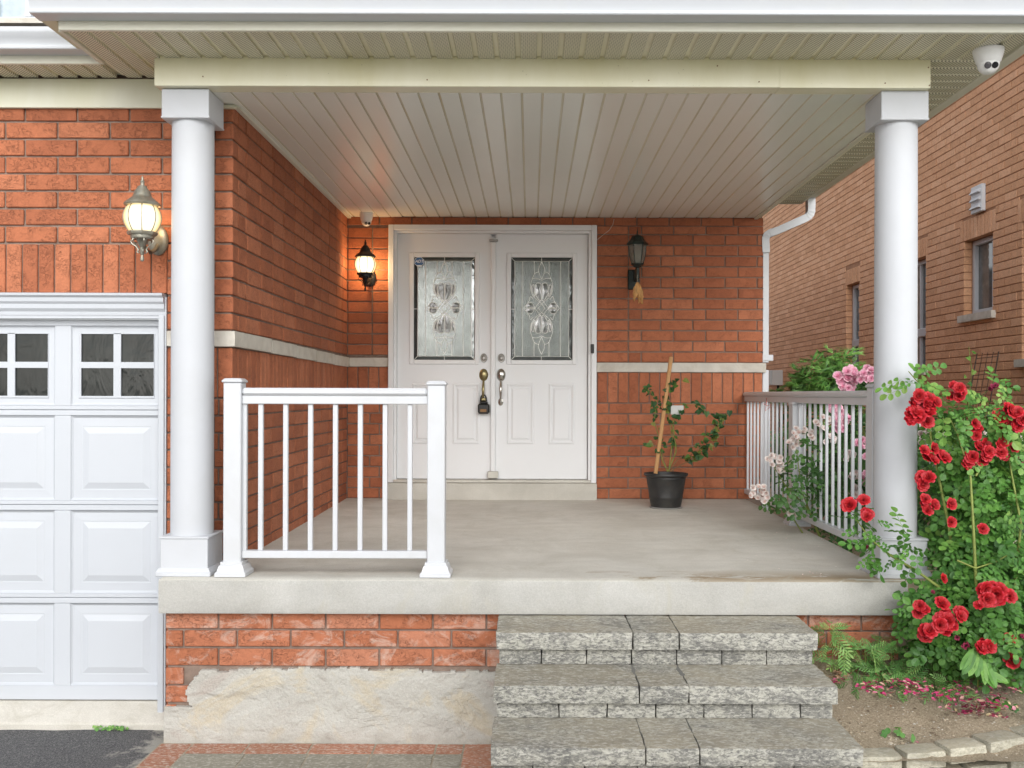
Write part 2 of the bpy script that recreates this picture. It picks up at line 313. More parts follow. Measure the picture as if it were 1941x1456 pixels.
# ------------------------------------------------------------------ geometry helpers
class MB:
    def __init__(s): s.v, s.f, s.t = [], [], []
    def add(s, vs, fs, t=0.5):
        k = len(s.v); s.v += [tuple(x) for x in vs]; s.f += [tuple(i + k for i in f) for f in fs]
        s.t += ([t] * len(vs) if isinstance(t, (int, float)) else list(t)); return s
    def box(s, x0, x1, y0, y1, z0, z1, c=0.0, t=0.5):
        if c <= 0:
            v = [(x, y, z) for z in (z0, z1) for y in (y0, y1) for x in (x0, x1)]
            return s.add(v, [(0, 2, 3, 1), (4, 5, 7, 6), (0, 1, 5, 4), (2, 6, 7, 3), (0, 4, 6, 2), (1, 3, 7, 5)], t)
        v = []; X, Y, Z = (x0, x1), (y0, y1), (z0, z1); sg = (1, -1); idx = {}
        for i in (0, 1):
            for j in (0, 1):
                for k in (0, 1):
                    for a in range(3):
                        o = [c * sg[i], c * sg[j], c * sg[k]]; o[a] = 0
                        idx[i, j, k, a] = len(v); v.append((X[i] + o[0], Y[j] + o[1], Z[k] + o[2]))
        f = []
        for i in (0, 1):
            q = [idx[i, 0, 0, 0], idx[i, 0, 1, 0], idx[i, 1, 1, 0], idx[i, 1, 0, 0]]; f.append(q if i == 0 else q[::-1])
            q = [idx[0, i, 0, 1], idx[1, i, 0, 1], idx[1, i, 1, 1], idx[0, i, 1, 1]]; f.append(q if i == 0 else q[::-1])
            q = [idx[0, 0, i, 2], idx[0, 1, i, 2], idx[1, 1, i, 2], idx[1, 0, i, 2]]; f.append(q if i == 0 else q[::-1])
        for j in (0, 1):
            for k in (0, 1):
                q = [idx[0, j, k, 1], idx[1, j, k, 1], idx[1, j, k, 2], idx[0, j, k, 2]]; f.append(q if (j + k) % 2 == 1 else q[::-1])
                q = [idx[j, 0, k, 0], idx[j, 1, k, 0], idx[j, 1, k, 2], idx[j, 0, k, 2]]; f.append(q if (j + k) % 2 == 0 else q[::-1])
                q = [idx[j, k, 0, 0], idx[j, k, 1, 0], idx[j, k, 1, 1], idx[j, k, 0, 1]]; f.append(q if (j + k) % 2 == 1 else q[::-1])
        for i in (0, 1):
            for j in (0, 1):
                for k in (0, 1):
                    q = [idx[i, j, k, 0], idx[i, j, k, 1], idx[i, j, k, 2]]; f.append(q if (i + j + k) % 2 == 0 else q[::-1])
        return s.add(v, f, t)
    def lathe(s, prof, c, seg=24, sx=1.0, sy=1.0, t=0.5, rot=0.0, axis='z'):
        v = []
        for r, z in prof:
            for i in range(seg):
                a = 2 * math.pi * i / seg + rot
                p = (r * math.cos(a) * sx, r * math.sin(a) * sy, z)
                if axis == 'y': p = (p[0], p[2], p[1])
                v.append((c[0] + p[0], c[1] + p[1], c[2] + p[2]))
        f = []
        for k in range(len(prof) - 1):
            for i in range(seg):
                j = (i + 1) % seg; f.append((k * seg + i, k * seg + j, (k + 1) * seg + j, (k + 1) * seg + i))
        f.append(tuple(range(seg))[::-1]); f.append(tuple((len(prof) - 1) * seg + i for i in range(seg)))
        return s.add(v, f, t)
    def tube(s, pts, r, seg=6, t=0.5, closed=False):
        pts = [Vector(p) for p in pts]; n = len(pts); v = []
        rr = r if isinstance(r, (list, tuple)) else [r] * n
        for i, p in enumerate(pts):
            a = pts[(i - 1) % n] if (closed or i > 0) else p; b_ = pts[(i + 1) % n] if (closed or i < n - 1) else p
            d = (b_ - a).normalized() if (b_ - a).length > 1e-9 else Vector((0, 0, 1))
            u = d.cross(Vector((0, 1, 0.010))); u = u.normalized() if u.length > 1e-4 else d.cross(Vector((1, 0, 0))).normalized()
            q = d.cross(u)
            for k in range(seg):
                an = 2 * math.pi * k / seg + math.pi / 4
                v.append(p + (u * math.cos(an) + q * math.sin(an)) * rr[i])
        f = []
        for i in range(n if closed else n - 1):
            j = (i + 1) % n
            for k in range(seg):
                l = (k + 1) % seg; f.append((i * seg + k, i * seg + l, j * seg + l, j * seg + k))
        if not closed: f.append(tuple(range(seg))[::-1]); f.append(tuple((n - 1) * seg + k for k in range(seg)))
        return s.add(v, f, t)
    def prism(s, prof, a0, a1, axis='x', t=0.5, tt=None):
        # prof: 2D closed polygon; axis x -> (y,z); axis y -> (x,z)
        n = len(prof); v = []
        for a in (a0, a1):
            for p in prof: v.append((a, p[0], p[1]) if axis == 'x' else (p[0], a, p[1]))
        f = [(i, (i + 1) % n, n + (i + 1) % n, n + i) for i in range(n)] + [tuple(range(n))[::-1], tuple(n + i for i in range(n))]
        return s.add(v, f, tt * 2 if tt else t)
    def mesh(s, name, origin=(0, 0, 0), smooth=None):
        me = bpy.data.meshes.new(name)
        me.from_pydata([(x - origin[0], y - origin[1], z - origin[2]) for x, y, z in s.v], [], s.f)
        a = me.attributes.new('tint', 'FLOAT', 'POINT'); a.data.foreach_set('value', s.t)
        if smooth is not None:
            me.polygons.foreach_set('use_smooth', [True] * len(me.polygons)); me.set_sharp_from_angle(angle=R(smooth))
        me.update(); return me

ORG = {}
def thing(name, label, cat, loc, group=None, kind=None):
    o = bpy.data.objects.new(name, None); col.objects.link(o); o.location = loc; o.empty_display_size = 0.1
    o['label'] = label; o['category'] = cat
    if group: o['group'] = group
    if kind: o['kind'] = kind
    ORG[o.name] = Vector(loc); return o
def part(name, mb, mat, parent=None, smooth=None, label=None, kind=None, fix=True):
    org = ORG[parent.name] if parent else Vector((0, 0, 0))
    me = mb.mesh(name, org, smooth) if isinstance(mb, MB) else mb
    if mat and not me.materials: me.materials.append(M[mat])
    o = bpy.data.objects.new(name, me); col.objects.link(o)
    if parent: o.parent = parent; ORG[o.name] = org
    if label: o['label'] = label
    if kind: o['kind'] = kind
    return o
def struct(name, mb, mat, smooth=None):
    o = part(name, mb, mat, None, smooth); o['kind'] = 'structure'; ORG[o.name] = Vector((0, 0, 0)); return o
def solo(name, mb, mat, label, cat, smooth=None, group=None, kind=None, loc=None):
    loc = Vector(loc) if loc else Vector((0, 0, 0))
    me = mb.mesh(name, loc, smooth) if isinstance(mb, MB) else mb
    if not me.materials: me.materials.append(M[mat])
    o = bpy.data.objects.new(name, me); col.objects.link(o); o.location = loc
    o['label'] = label; o['category'] = cat
    if group: o['group'] = group
    if kind: o['kind'] = kind
    return o
def inst(name, me, parent, wloc, rot=None, scale=None):
    o = bpy.data.objects.new(name, me); col.objects.link(o); o.parent = parent
    o.location = Vector(wloc) - ORG[parent.name]
    if rot is not None: o.rotation_euler = rot
    if scale is not None: o.scale = (scale,) * 3 if isinstance(scale, (int, float)) else scale
    return o

def rough_box(mb, x0, x1, y0, y1, z0, z1, step=0.02, amp=0.006, rad=0.012, seed=0, t=0.5, flat_back=True):
    # box whose front (-y), top and sides are subdivided, rounded and noisy
    def grid(o, du, dv, nu, nv, flip):
        vs, fs = [], []
        for i in range(nu + 1):
            for j in range(nv + 1):
                vs.append(o + du * (i / nu) + dv * (j / nv))
        for i in range(nu):
            for j in range(nv):
                a = i * (nv + 1) + j; q = (a, a + nv + 1, a + nv + 2, a + 1); fs.append(q[::-1] if flip else q)
        return vs, fs
    cx, cy, cz = (x0 + x1) / 2, (y0 + y1) / 2, (z0 + z1) / 2; hx, hy, hz = (x1 - x0) / 2, (y1 - y0) / 2, (z1 - z0) / 2
    nx, ny, nz = max(2, int((x1 - x0) / step)), max(2, int((y1 - y0) / step)), max(2, int((z1 - z0) / step))
    V3 = Vector
    faces = [(V3((x0, y0, z0)), V3((x1 - x0, 0, 0)), V3((0, 0, z1 - z0)), nx, nz, False), (V3((x0, y1, z0)), V3((x1 - x0, 0, 0)), V3((0, 0, z1 - z0)), nx, nz, True),
             (V3((x0, y0, z1)), V3((x1 - x0, 0, 0)), V3((0, y1 - y0, 0)), nx, ny, False), (V3((x0, y0, z0)), V3((x1 - x0, 0, 0)), V3((0, y1 - y0, 0)), nx, ny, True),
             (V3((x0, y0, z0)), V3((0, y1 - y0, 0)), V3((0, 0, z1 - z0)), ny, nz, True), (V3((x1, y0, z0)), V3((0, y1 - y0, 0)), V3((0, 0, z1 - z0)), ny, nz, False)]
    for o, du, dv, nu, nv, fl in faces:
        vs, fs = grid(o, du, dv, nu, nv, fl); out = []
        for p in vs:
            q = V3((max(-hx + rad, min(hx - rad, p.x - cx)), max(-hy + rad, min(hy - rad, p.y - cy)), max(-hz + rad, min(hz - rad, p.z - cz))))
            d = V3((p.x - cx, p.y - cy, p.z - cz)) - q
            if d.length > 1e-9: d = d.normalized() * rad
            q = q + d + V3((cx, cy, cz))
            s = V3((seed * 3.1, seed * 1.7, seed * 0.9))
            nn = noise.noise_vector(q * 14 + s) * amp + noise.noise_vector(q * 45 + s) * amp * 0.55
            if p.y > y1 - 0.02 and flat_back: nn *= 0.2
            nn.z *= 0.6
            out.append(q + nn)
        mb.add(out, fs, t)
    return mb

# ------------------------------------------------------------------ bricks
BL, BH, BD, J, MODL = 0.257, 0.0785, 0.09, 0.010, 0.267
class Bricks:
    def __init__(s, mat): s.mat, s.L = mat, []
    def put(s, wall, x0, x1, y0, y1, z0, z1, face):
        s.L.append((wall, x0, x1, y0, y1, z0, z1, face))
    def row(s, wall, axis, a0, a1, face, z0, z1, off=0.0, out=-1, L=BL, j=J, cuts=None):
        # one course from a0 to a1; out: direction the face looks (-1 -> -axis)
        x = a0 - off
        while x < a1 - 0.012:
            b0, b1 = max(x, a0), min(x + L, a1); x += L + j
            if b1 - b0 < 0.025: continue
            d0, d1 = (face, face + BD) if out < 0 else (face - BD, face)
            pr = rnd.uniform(-0.002, 0.0022) * (1 if out < 0 else -1)
            if out < 0: d0 += pr
            else: d1 += pr
            jt = rnd.uniform(-0.0012, 0.0012)
            if axis == 'x': s.put(wall, b0, b1, d0, d1, z0 + jt, z1 + jt, 'y')
            else: s.put(wall, d0, d1, b0, b1, z0 + jt, z1 + jt, 'x' if out > 0 else '-x')
    def build(s, limit=300):
        def score(e):
            _, x0, x1, y0, y1, z0, z1, f = e
            c = Vector(((x0 + x1) / 2, y0 if f == 'y' else (y0 + y1) / 2, (z0 + z1) / 2)); sc_ = F / c.y
            px, py = VX + c.x * sc_, VY - (c.z - CZ) * sc_
            if not (-20 < px < 1960 and -20 < py < 1476): return 0
            if f == 'y': return (x1 - x0) * (z1 - z0) * sc_ * sc_
            return abs((x0 if f == '-x' else x1)) * (F / y0 - F / y1) * (z1 - z0) * sc_
        L = sorted(s.L, key=score, reverse=True); cache = {}; rest = {}
        for i, e in enumerate(L):
            wall, x0, x1, y0, y1, z0, z1, f = e
            if i < limit and score(e) > 0:
                key = (round(x1 - x0, 3), round(y1 - y0, 2), round(z1 - z0, 3), rnd.randrange(5))
                if key not in cache:
                    mb = MB(); hx, hy, hz = (x1 - x0) / 2, (y1 - y0) / 2, (z1 - z0) / 2
                    mb.box(-hx, hx, -hy, hy, -hz, hz, 0.0035, (key[3] + 0.5) / 5)
                    me = mb.mesh('brick'); me.materials.append(M[s.mat]); cache[key] = me
                inst('brick', cache[key], wall, ((x0 + x1) / 2, (y0 + y1) / 2, (z0 + z1) / 2), (rnd.uniform(-.004, .004), rnd.uniform(-.004, .004), rnd.uniform(-.005, .005)))
            else:
                mb = rest.setdefault(wall.name, (wall, MB()))[1]
                mb.box(x0, x1, y0, y1, z0, z1, 0.0035, rnd.random())
        for wall, mb in rest.values(): part('bricks', mb, s.mat, wall, kind='stuff')

# ================================================================== SETTING
# pale ground bouncing light under the porch, driveway cut short to expose it
mb = MB(); mb.add([(-150, -150, -0.86), (150, -150, -0.86), (150, 150, -0.86), (-150, 150, -0.86)], [(0, 1, 2, 3)]); struct('ground', mb, 'ground')
mb = MB(); nx, ny = 40, 60
vs, fs = [], []
for j in range(ny + 1):
    y = 4.915 - (j / ny) ** 1.5 * 3.4
    for i in range(nx + 1):
        x = -8 + 6.24 * i / nx + (0.02 * noise.noise(Vector((y * 7, 0, 0))) if i == nx else 0)
        vs.append((x, y, -0.826 + 0.006 * noise.noise(Vector((x * 4, y * 4, 0)))))
for j in range(ny):
    for i in range(nx): a = j * (nx + 1) + i; fs.append((a, a + nx + 1, a + nx + 2, a + 1))
mb.add(vs, fs); struct('driveway', mb, 'asphalt', 60)
# walkway base + pavers
mb = MB(); mb.box(-1.76, 1.6, 2.0, 4.66, -0.9, -0.8045); walk = struct('walkway', mb, 'sand')
def paver(x0, x1, y0, y1, mat, k):
    m_ = MB(); rough_box(m_, x0 + .003, x1 - .003, y0 + .003, y1 - .003, -0.845, -0.800 + rnd.uniform(-.0015, .0015), 0.05, 0.002, 0.005, k, rnd.random()); o = part('paver', m_, mat, walk, 40); return o
k = 0; x = -1.60
widths = [0.27, 0.30, 0.30, 0.29]
while x < -0.33:
    w_ = min(widths[k % 4], -0.31 - x); paver(x, x + w_, 4.52, 4.652, 'paver_red', k); x += w_; k += 1
for q in range(5):
    paver(-1.755, -1.60, 4.652 - 0.29 * (q + 1), 4.652 - 0.29 * q, 'paver_red', 20 + q)
    paver(-0.31, -0.165, 4.652 - 0.29 * (q + 1), 4.652 - 0.29 * q, 'paver_red', 30 + q)
y = 4.52; r_ = 0
while y > 3.3:
    x = -1.60 - (0.15 if r_ % 2 else 0)
    while x < -0.31:
        x0, x1 = max(x, -1.60), min(x + 0.29, -0.31)
        if x1 - x0 > 0.03: paver(x0, x1, y - 0.2, y, 'paver_grey', k); k += 1
        x += 0.29
    y -= 0.2; r_ += 1
# garage apron
mb = MB()
prof = [(5.20, -0.712), (5.03, -0.722), (4.93, -0.775), (4.905, -0.79), (4.90, -0.80), (4.90, -0.9), (5.2, -0.9)]
mb.prism(prof, -6.2, -1.752, 'x'); struct('garage_apron', mb, 'apron')
# soil bed
def soilz(x, y):
    t = max(0.0, min(1.0, (y - 4.02) / 0.62)); z = -0.605 + 0.20 * (t * t * (3 - 2 * t) * 0.4 + t * 0.6)
    if y > 5: z -= min(0.12, (y - 5) * 0.06)
    return z + 0.012 * noise.noise(Vector((x * 7, y * 7, 0))) + 0.006 * noise.noise(Vector((x * 26, y * 26, 3)))
mb = MB(); vs, fs = [], []
xs = [1.24 + 0.022 * i for i in range(70)] + [2.78 + 0.3 * i for i in range(1, 12)]
ys = [3.93 + 0.022 * i for i in range(60)] + [5.25 + 0.35 * i for i in range(1, 60)]
for yy in ys:
    for xx in xs: vs.append((xx, yy, soilz(xx, yy)))
W = len(xs)
for j in range(len(ys) - 1):
    for i in range(W - 1): a = j * W + i; fs.append((a, a + 1, a + W + 1, a + W))
mb.add(vs, fs); struct('flower_bed', mb, 'soil', 60)

# ================================================================== HOUSE
house = thing('brick_house', 'red brick house with a white garage door and a covered front porch', 'house', (0, 8.1, 0))
HB = Bricks('brick')
# --- garage front wall (face y = 4.98)
GY, CRN, BKY = 4.98, -1.52, 8.10
mb = MB()
mb.box(-5.6, CRN - 0.010, GY + 0.010, GY + 0.22, 1.375, 2.50)
mb.box(-1.853, CRN - 0.010, GY + 0.010, GY + 0.22, -0.82, 1.375)
gw = part('wall', mb, 'mortar', house, label='front brick wall above and beside the garage door')
C = 0.0885
ztop = 1.1875
k = 0; z = ztop
rowsz = []
while z < 2.33:
    rowsz.append((z, k)); z += C; k += 1
for z, k in rowsz:
    ev = k % 2 == 0
    left = -5.6 if z > 1.6 else -1.853
    right = CRN if ev else CRN - BD - J
    HB.row(gw, 'x', left, right, GY, z + 0.005, min(z + C - 0.005, 2.335), off=((right - left) % MODL) and (MODL - ((right - left + J) % MODL)), out=-1)
x = -1.853 - 0.0825
while x > -5.6:     # soldier course over the garage door
    HB.put(gw, x + 0.0035, x + 0.079, GY + rnd.uniform(-.002, .002), GY + BD, 1.376, 1.624, 'y'); x -= 0.0825
# --- return wall (face x = CRN), looks +x
mb = MB(); mb.box(CRN - 0.20, CRN - 0.010, GY + 0.22, BKY + 0.2, -0.3, 2.50)
mb.box(CRN - 0.10, CRN - 0.0105, GY + 0.0105, GY + 0.22, -0.3, 2.4995)
rw = part('wall', mb, 'mortar', house, label='side brick wall running back along the porch')
for z, k in rowsz:
    ev = k % 2 == 0
    a0 = GY + BD + J if ev else GY
    HB.row(rw, 'y', a0, BKY, CRN, z + 0.005, min(z + C - 0.005, 2.335), off=0.0 if not ev else BL / 2, out=1)
    if not ev: pass
# soldier + lower courses on return and garage corner strip
def soldiers(wall, axis, a0, a1, face, z0, z1, out):
    a = a0
    while a < a1 - 0.02:
        b_ = min(a + 0.0785, a1)
        if axis == 'x': HB.put(wall, a, b_, face + rnd.uniform(-.002, .002), face + BD, z0, z1, 'y')
        else: HB.put(wall, face - BD, face + rnd.uniform(-.002, .002), a, b_, z0, z1, 'x')
        a += 0.0865
soldiers(gw, 'x', -1.853, CRN - 0.0, GY, 0.845, 1.098, -1)
soldiers(rw, 'y', GY + BD + 0.005, BKY, CRN, 0.845, 1.098, 1)
z = 0.84 - C; k = 0
while z > -0.85:
    ev = k % 2 == 0
    HB.row(gw, 'x', -1.853, CRN if ev else CRN - BD - J, GY, z + 0.005, z + C - 0.005, off=0.0 if ev else 0.12, out=-1)
    if z > -0.1: HB.row(rw, 'y', GY + BD + J if ev else GY, BKY, CRN, z + 0.005, z + C - 0.005, off=BL / 2 if ev else 0.0, out=1)
    z -= C; k += 1
# --- back wall (face y = BKY)
DX0, DX1, DZ0, DZ1 = -1.175, 0.548, 0.135, 2.265
mb = MB()
mb.box(CRN - 0.006, DX0, BKY + 0.009, BKY + 0.25, -0.3, 2.52); mb.box(DX1, 1.922, BKY + 0.009, BKY + 0.25, -0.3, 2.52); mb.box(DX0, DX1, BKY + 0.009, BKY + 0.25, DZ1, 2.52)
bw = part('wall', mb, 'mortar', house, label='back brick wall of the porch around the double doors')
for z, k in rowsz:
    za, zb = z + 0.005, min(z + C - 0.005, 2.335)
    if z + C / 2 > DZ1:
        HB.row(bw, 'x', CRN + 0.004, 1.93, BKY, max(za, DZ1 + .004), zb, off=0.1 * (k % 2), out=-1); continue
    HB.row(bw, 'x', CRN + 0.006, -1.318, BKY, za, zb, 0, -1); HB.row(bw, 'x', -1.308, DX0 - 0.004, BKY, za, zb, 0.06 * (k % 2), -1)
zr = 1.132; k = 0
while zr < 2.26:
    za, zb = zr + 0.005, min(zr + C - 0.005, 2.262)
    HB.row(bw, 'x', DX1 + 0.004, 0.808, BKY, za, zb, 0, -1)
    HB.row(bw, 'x', 0.818, 1.93, BKY, za, zb, 0.0 if k % 2 else BL * 0.62, -1)
    zr += C; k += 1
soldiers(bw, 'x', CRN + 0.006, DX0 - 0.004, BKY, 0.80, 1.088, -1)
soldiers(bw, 'x', DX1 + 0.012, 1.925, BKY, 0.80, 1.048, -1)
z = 0.795 - C; k = 0
while z > -0.09:
    HB.row(bw, 'x', CRN + 0.006, DX0 - 0.004, BKY, z + 0.005, z + C - 0.005, 0.08 * (k % 2), -1)
    HB.row(bw, 'x', DX1 + 0.004, 1.93, BKY, z + 0.005, z + C - 0.005, 0.0 if k % 2 else 0.16, -1)
    z -= C; k += 1
HB.build(300)
# limestone band stones
def stone(wall, x0, x1, y0, y1, z0, z1, k):
    m_ = MB(); rough_box(m_, x0, x1, y0, y1, z0, z1, 0.03, 0.0022, 0.004, k, 0.5, False); part('band_stone', m_, 'limestone', wall, 50)
stone(gw, -1.853, -1.62, GY - 0.016, GY + 0.08, 1.104, 1.184, 1); stone(gw, -1.615, CRN + 0.018, GY - 0.018, GY + 0.08, 1.104, 1.184, 2)
yy = GY + 0.084; k = 3
for L_ in (0.62, 0.60, 0.58, 0.62, 0.60):
    stone(rw, CRN - 0.06, CRN + 0.018, yy, min(yy + L_, BKY), 1.104 - 0.004 * (k - 3), 1.184 - 0.004 * (k - 3), k); yy += L_ + 0.006; k += 1
    if yy > BKY: break
stone(bw, CRN + 0.02, DX0 - 0.002, BKY - 0.016, BKY + 0.05, 1.092, 1.166, 11)
stone(bw, DX1 + 0.002, 1.145, BKY - 0.016, BKY + 0.05, 1.052, 1.130, 12); stone(bw, 1.152, 1.955, BKY - 0.018, BKY + 0.05, 1.052, 1.130, 13)
# side wall of the house beyond the porch, and upper storey; unseen right part kept low for the sky light
mb = MB(); mb.box(1.70, 1.9215, BKY + 0.251, 24, -0.6, 2.9); part('wall', mb, 'brick', house, label='far side wall of the house')
mb = MB(); mb.box(-6.2, -1.0, 5.16, 5.3, 2.5, 6.0); mb.box(-1.0, 1.92, 8.36, 8.5, 2.53, 3.1); mb.box(-1.14, -1.0, 5.3, 8.36, 2.5, 6.0)
part('upper_wall', mb, 'brick', house)
mb = MB(); mb.add([(-6.2, 4.70, 2.575), (-2.10, 4.70, 2.575), (-2.10, 5.16, 2.755), (-6.2, 5.16, 2.755)], [(0, 1, 2, 3)])
mb.prism([(4.30, 2.60), (8.5, 3.12), (24.1, 2.95), (24.1, 3.0), (8.5, 3.18), (4.28, 2.66)], -2.14, 2.30, 'x'); part('roof', mb, 'roof', house)  # unseen porch roof shaped low so sky light reaches the neighbouring wall
part('gable_light_stop', MB().prism([(4.33, 2.55), (8.3, 2.55), (8.3, 3.06), (4.33, 2.59)], -2.07, -2.04, 'x').prism([(4.33, 2.55), (8.3, 2.55), (8.3, 3.06), (4.33, 2.59)], 2.20, 2.24, 'x'), 'frieze', house)  # unseen panels added to stop light leaking in above the soffit
# upper window
uw = part('window', MB().box(-4.0, -2.79, 5.10, 5.14, 2.815, 3.9).box(-2.79, -1.75, 5.10, 5.14, 2.808, 2.83).box(-2.645, -2.615, 5.098, 5.14, 2.831, 3.9), 'white', house)
part('pane', MB().box(-2.789, -1.80, 5.125, 5.15, 2.831, 3.9), 'up_pane', uw)
part('window_sill', MB().box(-4.0, -1.70, 5.05, 5.16, 2.780, 2.806), 'limestone', uw)

# --- frieze, beam, ceiling, soffits
part('frieze_board', MB().box(-5.6, -1.79, 4.955, 4.978, 2.314, 2.462, 0.002).box(-1.79, -1.50, 4.945, 4.978, 2.314, 2.330, 0.002), 'frieze', house)
BF = 4.66
beam = part('beam', MB().box(-1.80, 1.19, BF, BF + 0.10, 2.334, 2.484, 0.003).box(1.188, 1.907, BF - 0.0015, BF + 0.10, 2.332, 2.4835, 0.001)
            .box(1.885, 1.907, BF + 0.10, BKY, 2.334, 2.463).box(-1.80, -1.78, BF + 0.10, 4.955, 2.334, 2.463), 'beam', house)
screws = MB()
for px, py in ((383, 147), (808, 152), (1228, 152), (1437, 154), (1358, 124), (1676, 156), (1758, 126), (1760, 160)):
    p_ = P(px, py, BF - 0.004); screws.lathe([(0.0035, -0.002), (0.003, 0.001)], p_, 8, axis='y')
part('screw', screws, 'stem_brown', beam)
ceil = part('porch_ceiling', MB().box(-1.78, 1.884, BF + 0.101, BKY + 0.007, 2.352, 2.362), 'ceiling', house)
x = -1.775; pitch = 0.1015; k = 0
jit = random.Random(3)
while x < 1.875:
    x1 = min(x + pitch, 1.878); g = 0.010
    zz = 2.334 + jit.uniform(-0.0015, 0.0015)
    m_ = MB(); c0, c1 = BF + 0.102, BKY - 0.002
    xa = x + g
    prof = [(x, zz + 0.007), (x + 0.0015, zz + 0.0065), (xa - 0.003, zz + 0.005), (xa, zz + 0.001), (xa + 0.001, zz), (x1 - 0.002, zz), (x1 - 0.0006, zz + 0.0012), (x1 - 0.0005, zz + 0.012), (x1 - 0.0005, zz + 0.0175), (x, zz + 0.0175)]
    tt = [1, 1, 1, 0.9, 0.1, 0.05, 0.5, 1, 0, 0]
    # split so that the tint does not bleed over the flat
    m_.prism(prof, c0, c1, 'y', tt=tt)
    part('plank', m_, 'ceiling', ceil, None); x += pitch; k += 1
# trim along the ceiling's left edge where it meets the side wall
part('ceiling_trim', MB().box(CRN + 0.001, CRN + 0.03, GY + 0.0, BKY - 0.001, 2.322, 2.3335, 0.002), 'fascia', ceil)
part('ceiling_trim', MB().box(1.855, 1.884, BF + 0.102, BKY - 0.001, 2.322, 2.3335, 0.002), 'fascia', ceil)
SZ = 2.466
sof = part('soffit', MB().box(-2.075, 2.25, 4.325, 4.652, 2.486, 2.492).box(-6.2, -1.802, 4.765, 4.975, 2.487, 2.493).box(1.908, 2.25, 4.653, 8.17, 2.486, 2.492), 'soffit', house)
def soffit_plank(a0, a1, b0, b1, along):
    g = 0.026; m_ = MB()
    prof = [(a0, SZ + 0.012), (a0 + g - 0.006, SZ + 0.011), (a0 + g, SZ), (a1 - 0.001, SZ), (a1 - 0.0006, SZ + 0.018), (a0, SZ + 0.018)]
    if a1 - a0 < g + 0.01: return
    if along == 'y':
        m_.prism(prof, b0, b1, 'y', tt=[0, 0, 1, 1, 0, 0])
    else:
        m_.prism(prof, b0, b1, 'x', tt=[0, 0, 1, 1, 0, 0])
    part('plank', m_, 'soffit', sof)
x = -6.1
while x < 2.25:
    x1 = min(x + 0.1, 2.248)
    if x1 <= -2.0735: y0, y1 = 4.765, 4.953
    elif x < -1.80: y0, y1 = 4.325, 4.953
    else: y0, y1 = 4.325, BF - 0.002
    if x < -2.0735 < x1: x1 = -2.0735
    soffit_plank(x, x1 - 0.0, y0, y1, 'y'); x = x1 if x1 == -2.0735 else x + 0.1
y = BF + 0.0
while y < 8.15:
    soffit_plank(y, min(y + 0.1, 8.16), 1.909, 2.248, 'x'); y += 0.1
# fascias
FZ0, FZ1 = 2.4645, 2.502
mb = MB()
mb.box(-2.085, 2.27, 4.300, 4.324, FZ0, 2.62, 0.003)
mb.box(-2.095, -2.0745, 4.3245, 4.75, FZ0, 2.62, 0.002)
mb.box(-6.2, -2.096, 4.740, 4.764, FZ0, 2.60, 0.003)
mb.box(2.2495, 2.27, 4.3245, 8.17, FZ0, 2.62, 0.003); mb.box(1.908, 2.2485, 8.161, 8.18, FZ0, 2.62, 0.002)
part('fascia', mb, 'fascia', house)
# gutters, K profile: (offset outwards, z)
def kprof(zb, dep, hgt):
    return [(0, zb), (-dep * 0.72, zb), (-dep * 0.75, zb + 0.004), (-dep * 0.76, zb + 0.014), (-dep * 0.72, zb + 0.018), (-dep * 0.74, zb + 0.03), (-dep * 0.86, zb + hgt * 0.52), (-dep * 0.97, zb + hgt * 0.72), (-dep, zb + hgt * 0.8), (-dep, zb + hgt), (-dep + 0.012, zb + hgt), (-dep + 0.012, zb + hgt - 0.01), (-0.004, zb + hgt - 0.01), (0, zb + hgt)]
gz = 2.504
mb = MB(); mb.prism([(4.2995 + o, z_) for o, z_ in kprof(gz, 0.125, 0.125)], -2.165, 2.40, 'x'); part('gutter', mb, 'gutter', house, 30, label='long white front gutter over the porch')
mb = MB(); mb.prism([(4.7395 + o, z_) for o, z_ in kprof(gz, 0.125, 0.094)], -6.2, -2.12, 'x'); part('gutter', mb, 'gutter', house, 30, label='short white gutter over the garage')
mb = MB(); mb.prism([(2.2705 - o, z_) for o, z_ in kprof(gz, 0.13, 0.125)], 4.30, 8.2, 'y'); part('gutter', mb, 'fascia', house, 30, label='side gutter along the right eave')
part('roof_return', MB().box(-2.165, -2.0955, 4.30, 4.735, gz + 0.001, gz + 0.12, 0.003), 'frieze', house)
# downspout
def flat_tube(mb, pts, w_, d_):
    # rectangular pipe through pts
    prev = None; vs, fs = [], []
    pts = [Vector(p) for p in pts]
    for i, p in enumerate(pts):
        a = pts[max(i - 1, 0)]; b_ = pts[min(i + 1, len(pts) - 1)]; t_ = (b_ - a).normalized()
        side = Vector((0, 1, 0)); nrm = t_.cross(side).normalized(); rr = 1.0 + (0.05 if i % 2 and 0 < i < len(pts) - 1 else 0)
        for sx, sy in ((-1, -1), (1, -1), (1, 1), (-1, 1)): vs.append(p + nrm * sx * w_ / 2 * rr + side * sy * d_ / 2 * rr)
    for i in range(len(pts) - 1):
        for k_ in range(4): fs.append((i * 4 + k_, i * 4 + (k_ + 1) % 4, i * 4 + 4 + (k_ + 1) % 4, i * 4 + 4 + k_))
    fs += [(3, 2, 1, 0), tuple(len(vs) - 4 + i for i in range(4))]
    mb.add(vs, fs)
def arc(c, r, a0, a1, n_, y):
    return [(c[0] + r * math.cos(R(a0 + (a1 - a0) * i / n_)), y, c[1] + r * math.sin(R(a0 + (a1 - a0) * i / n_))) for i in range(n_ + 1)]
dy = 8.13
ds = part('downspout', MB().box(1.932, 1.985, 8.12, 8.20, 1.135, 2.12, 0.004).box(1.932, 1.985, 8.12, 8.20, -0.35, 1.075, 0.004), 'gutter', house)
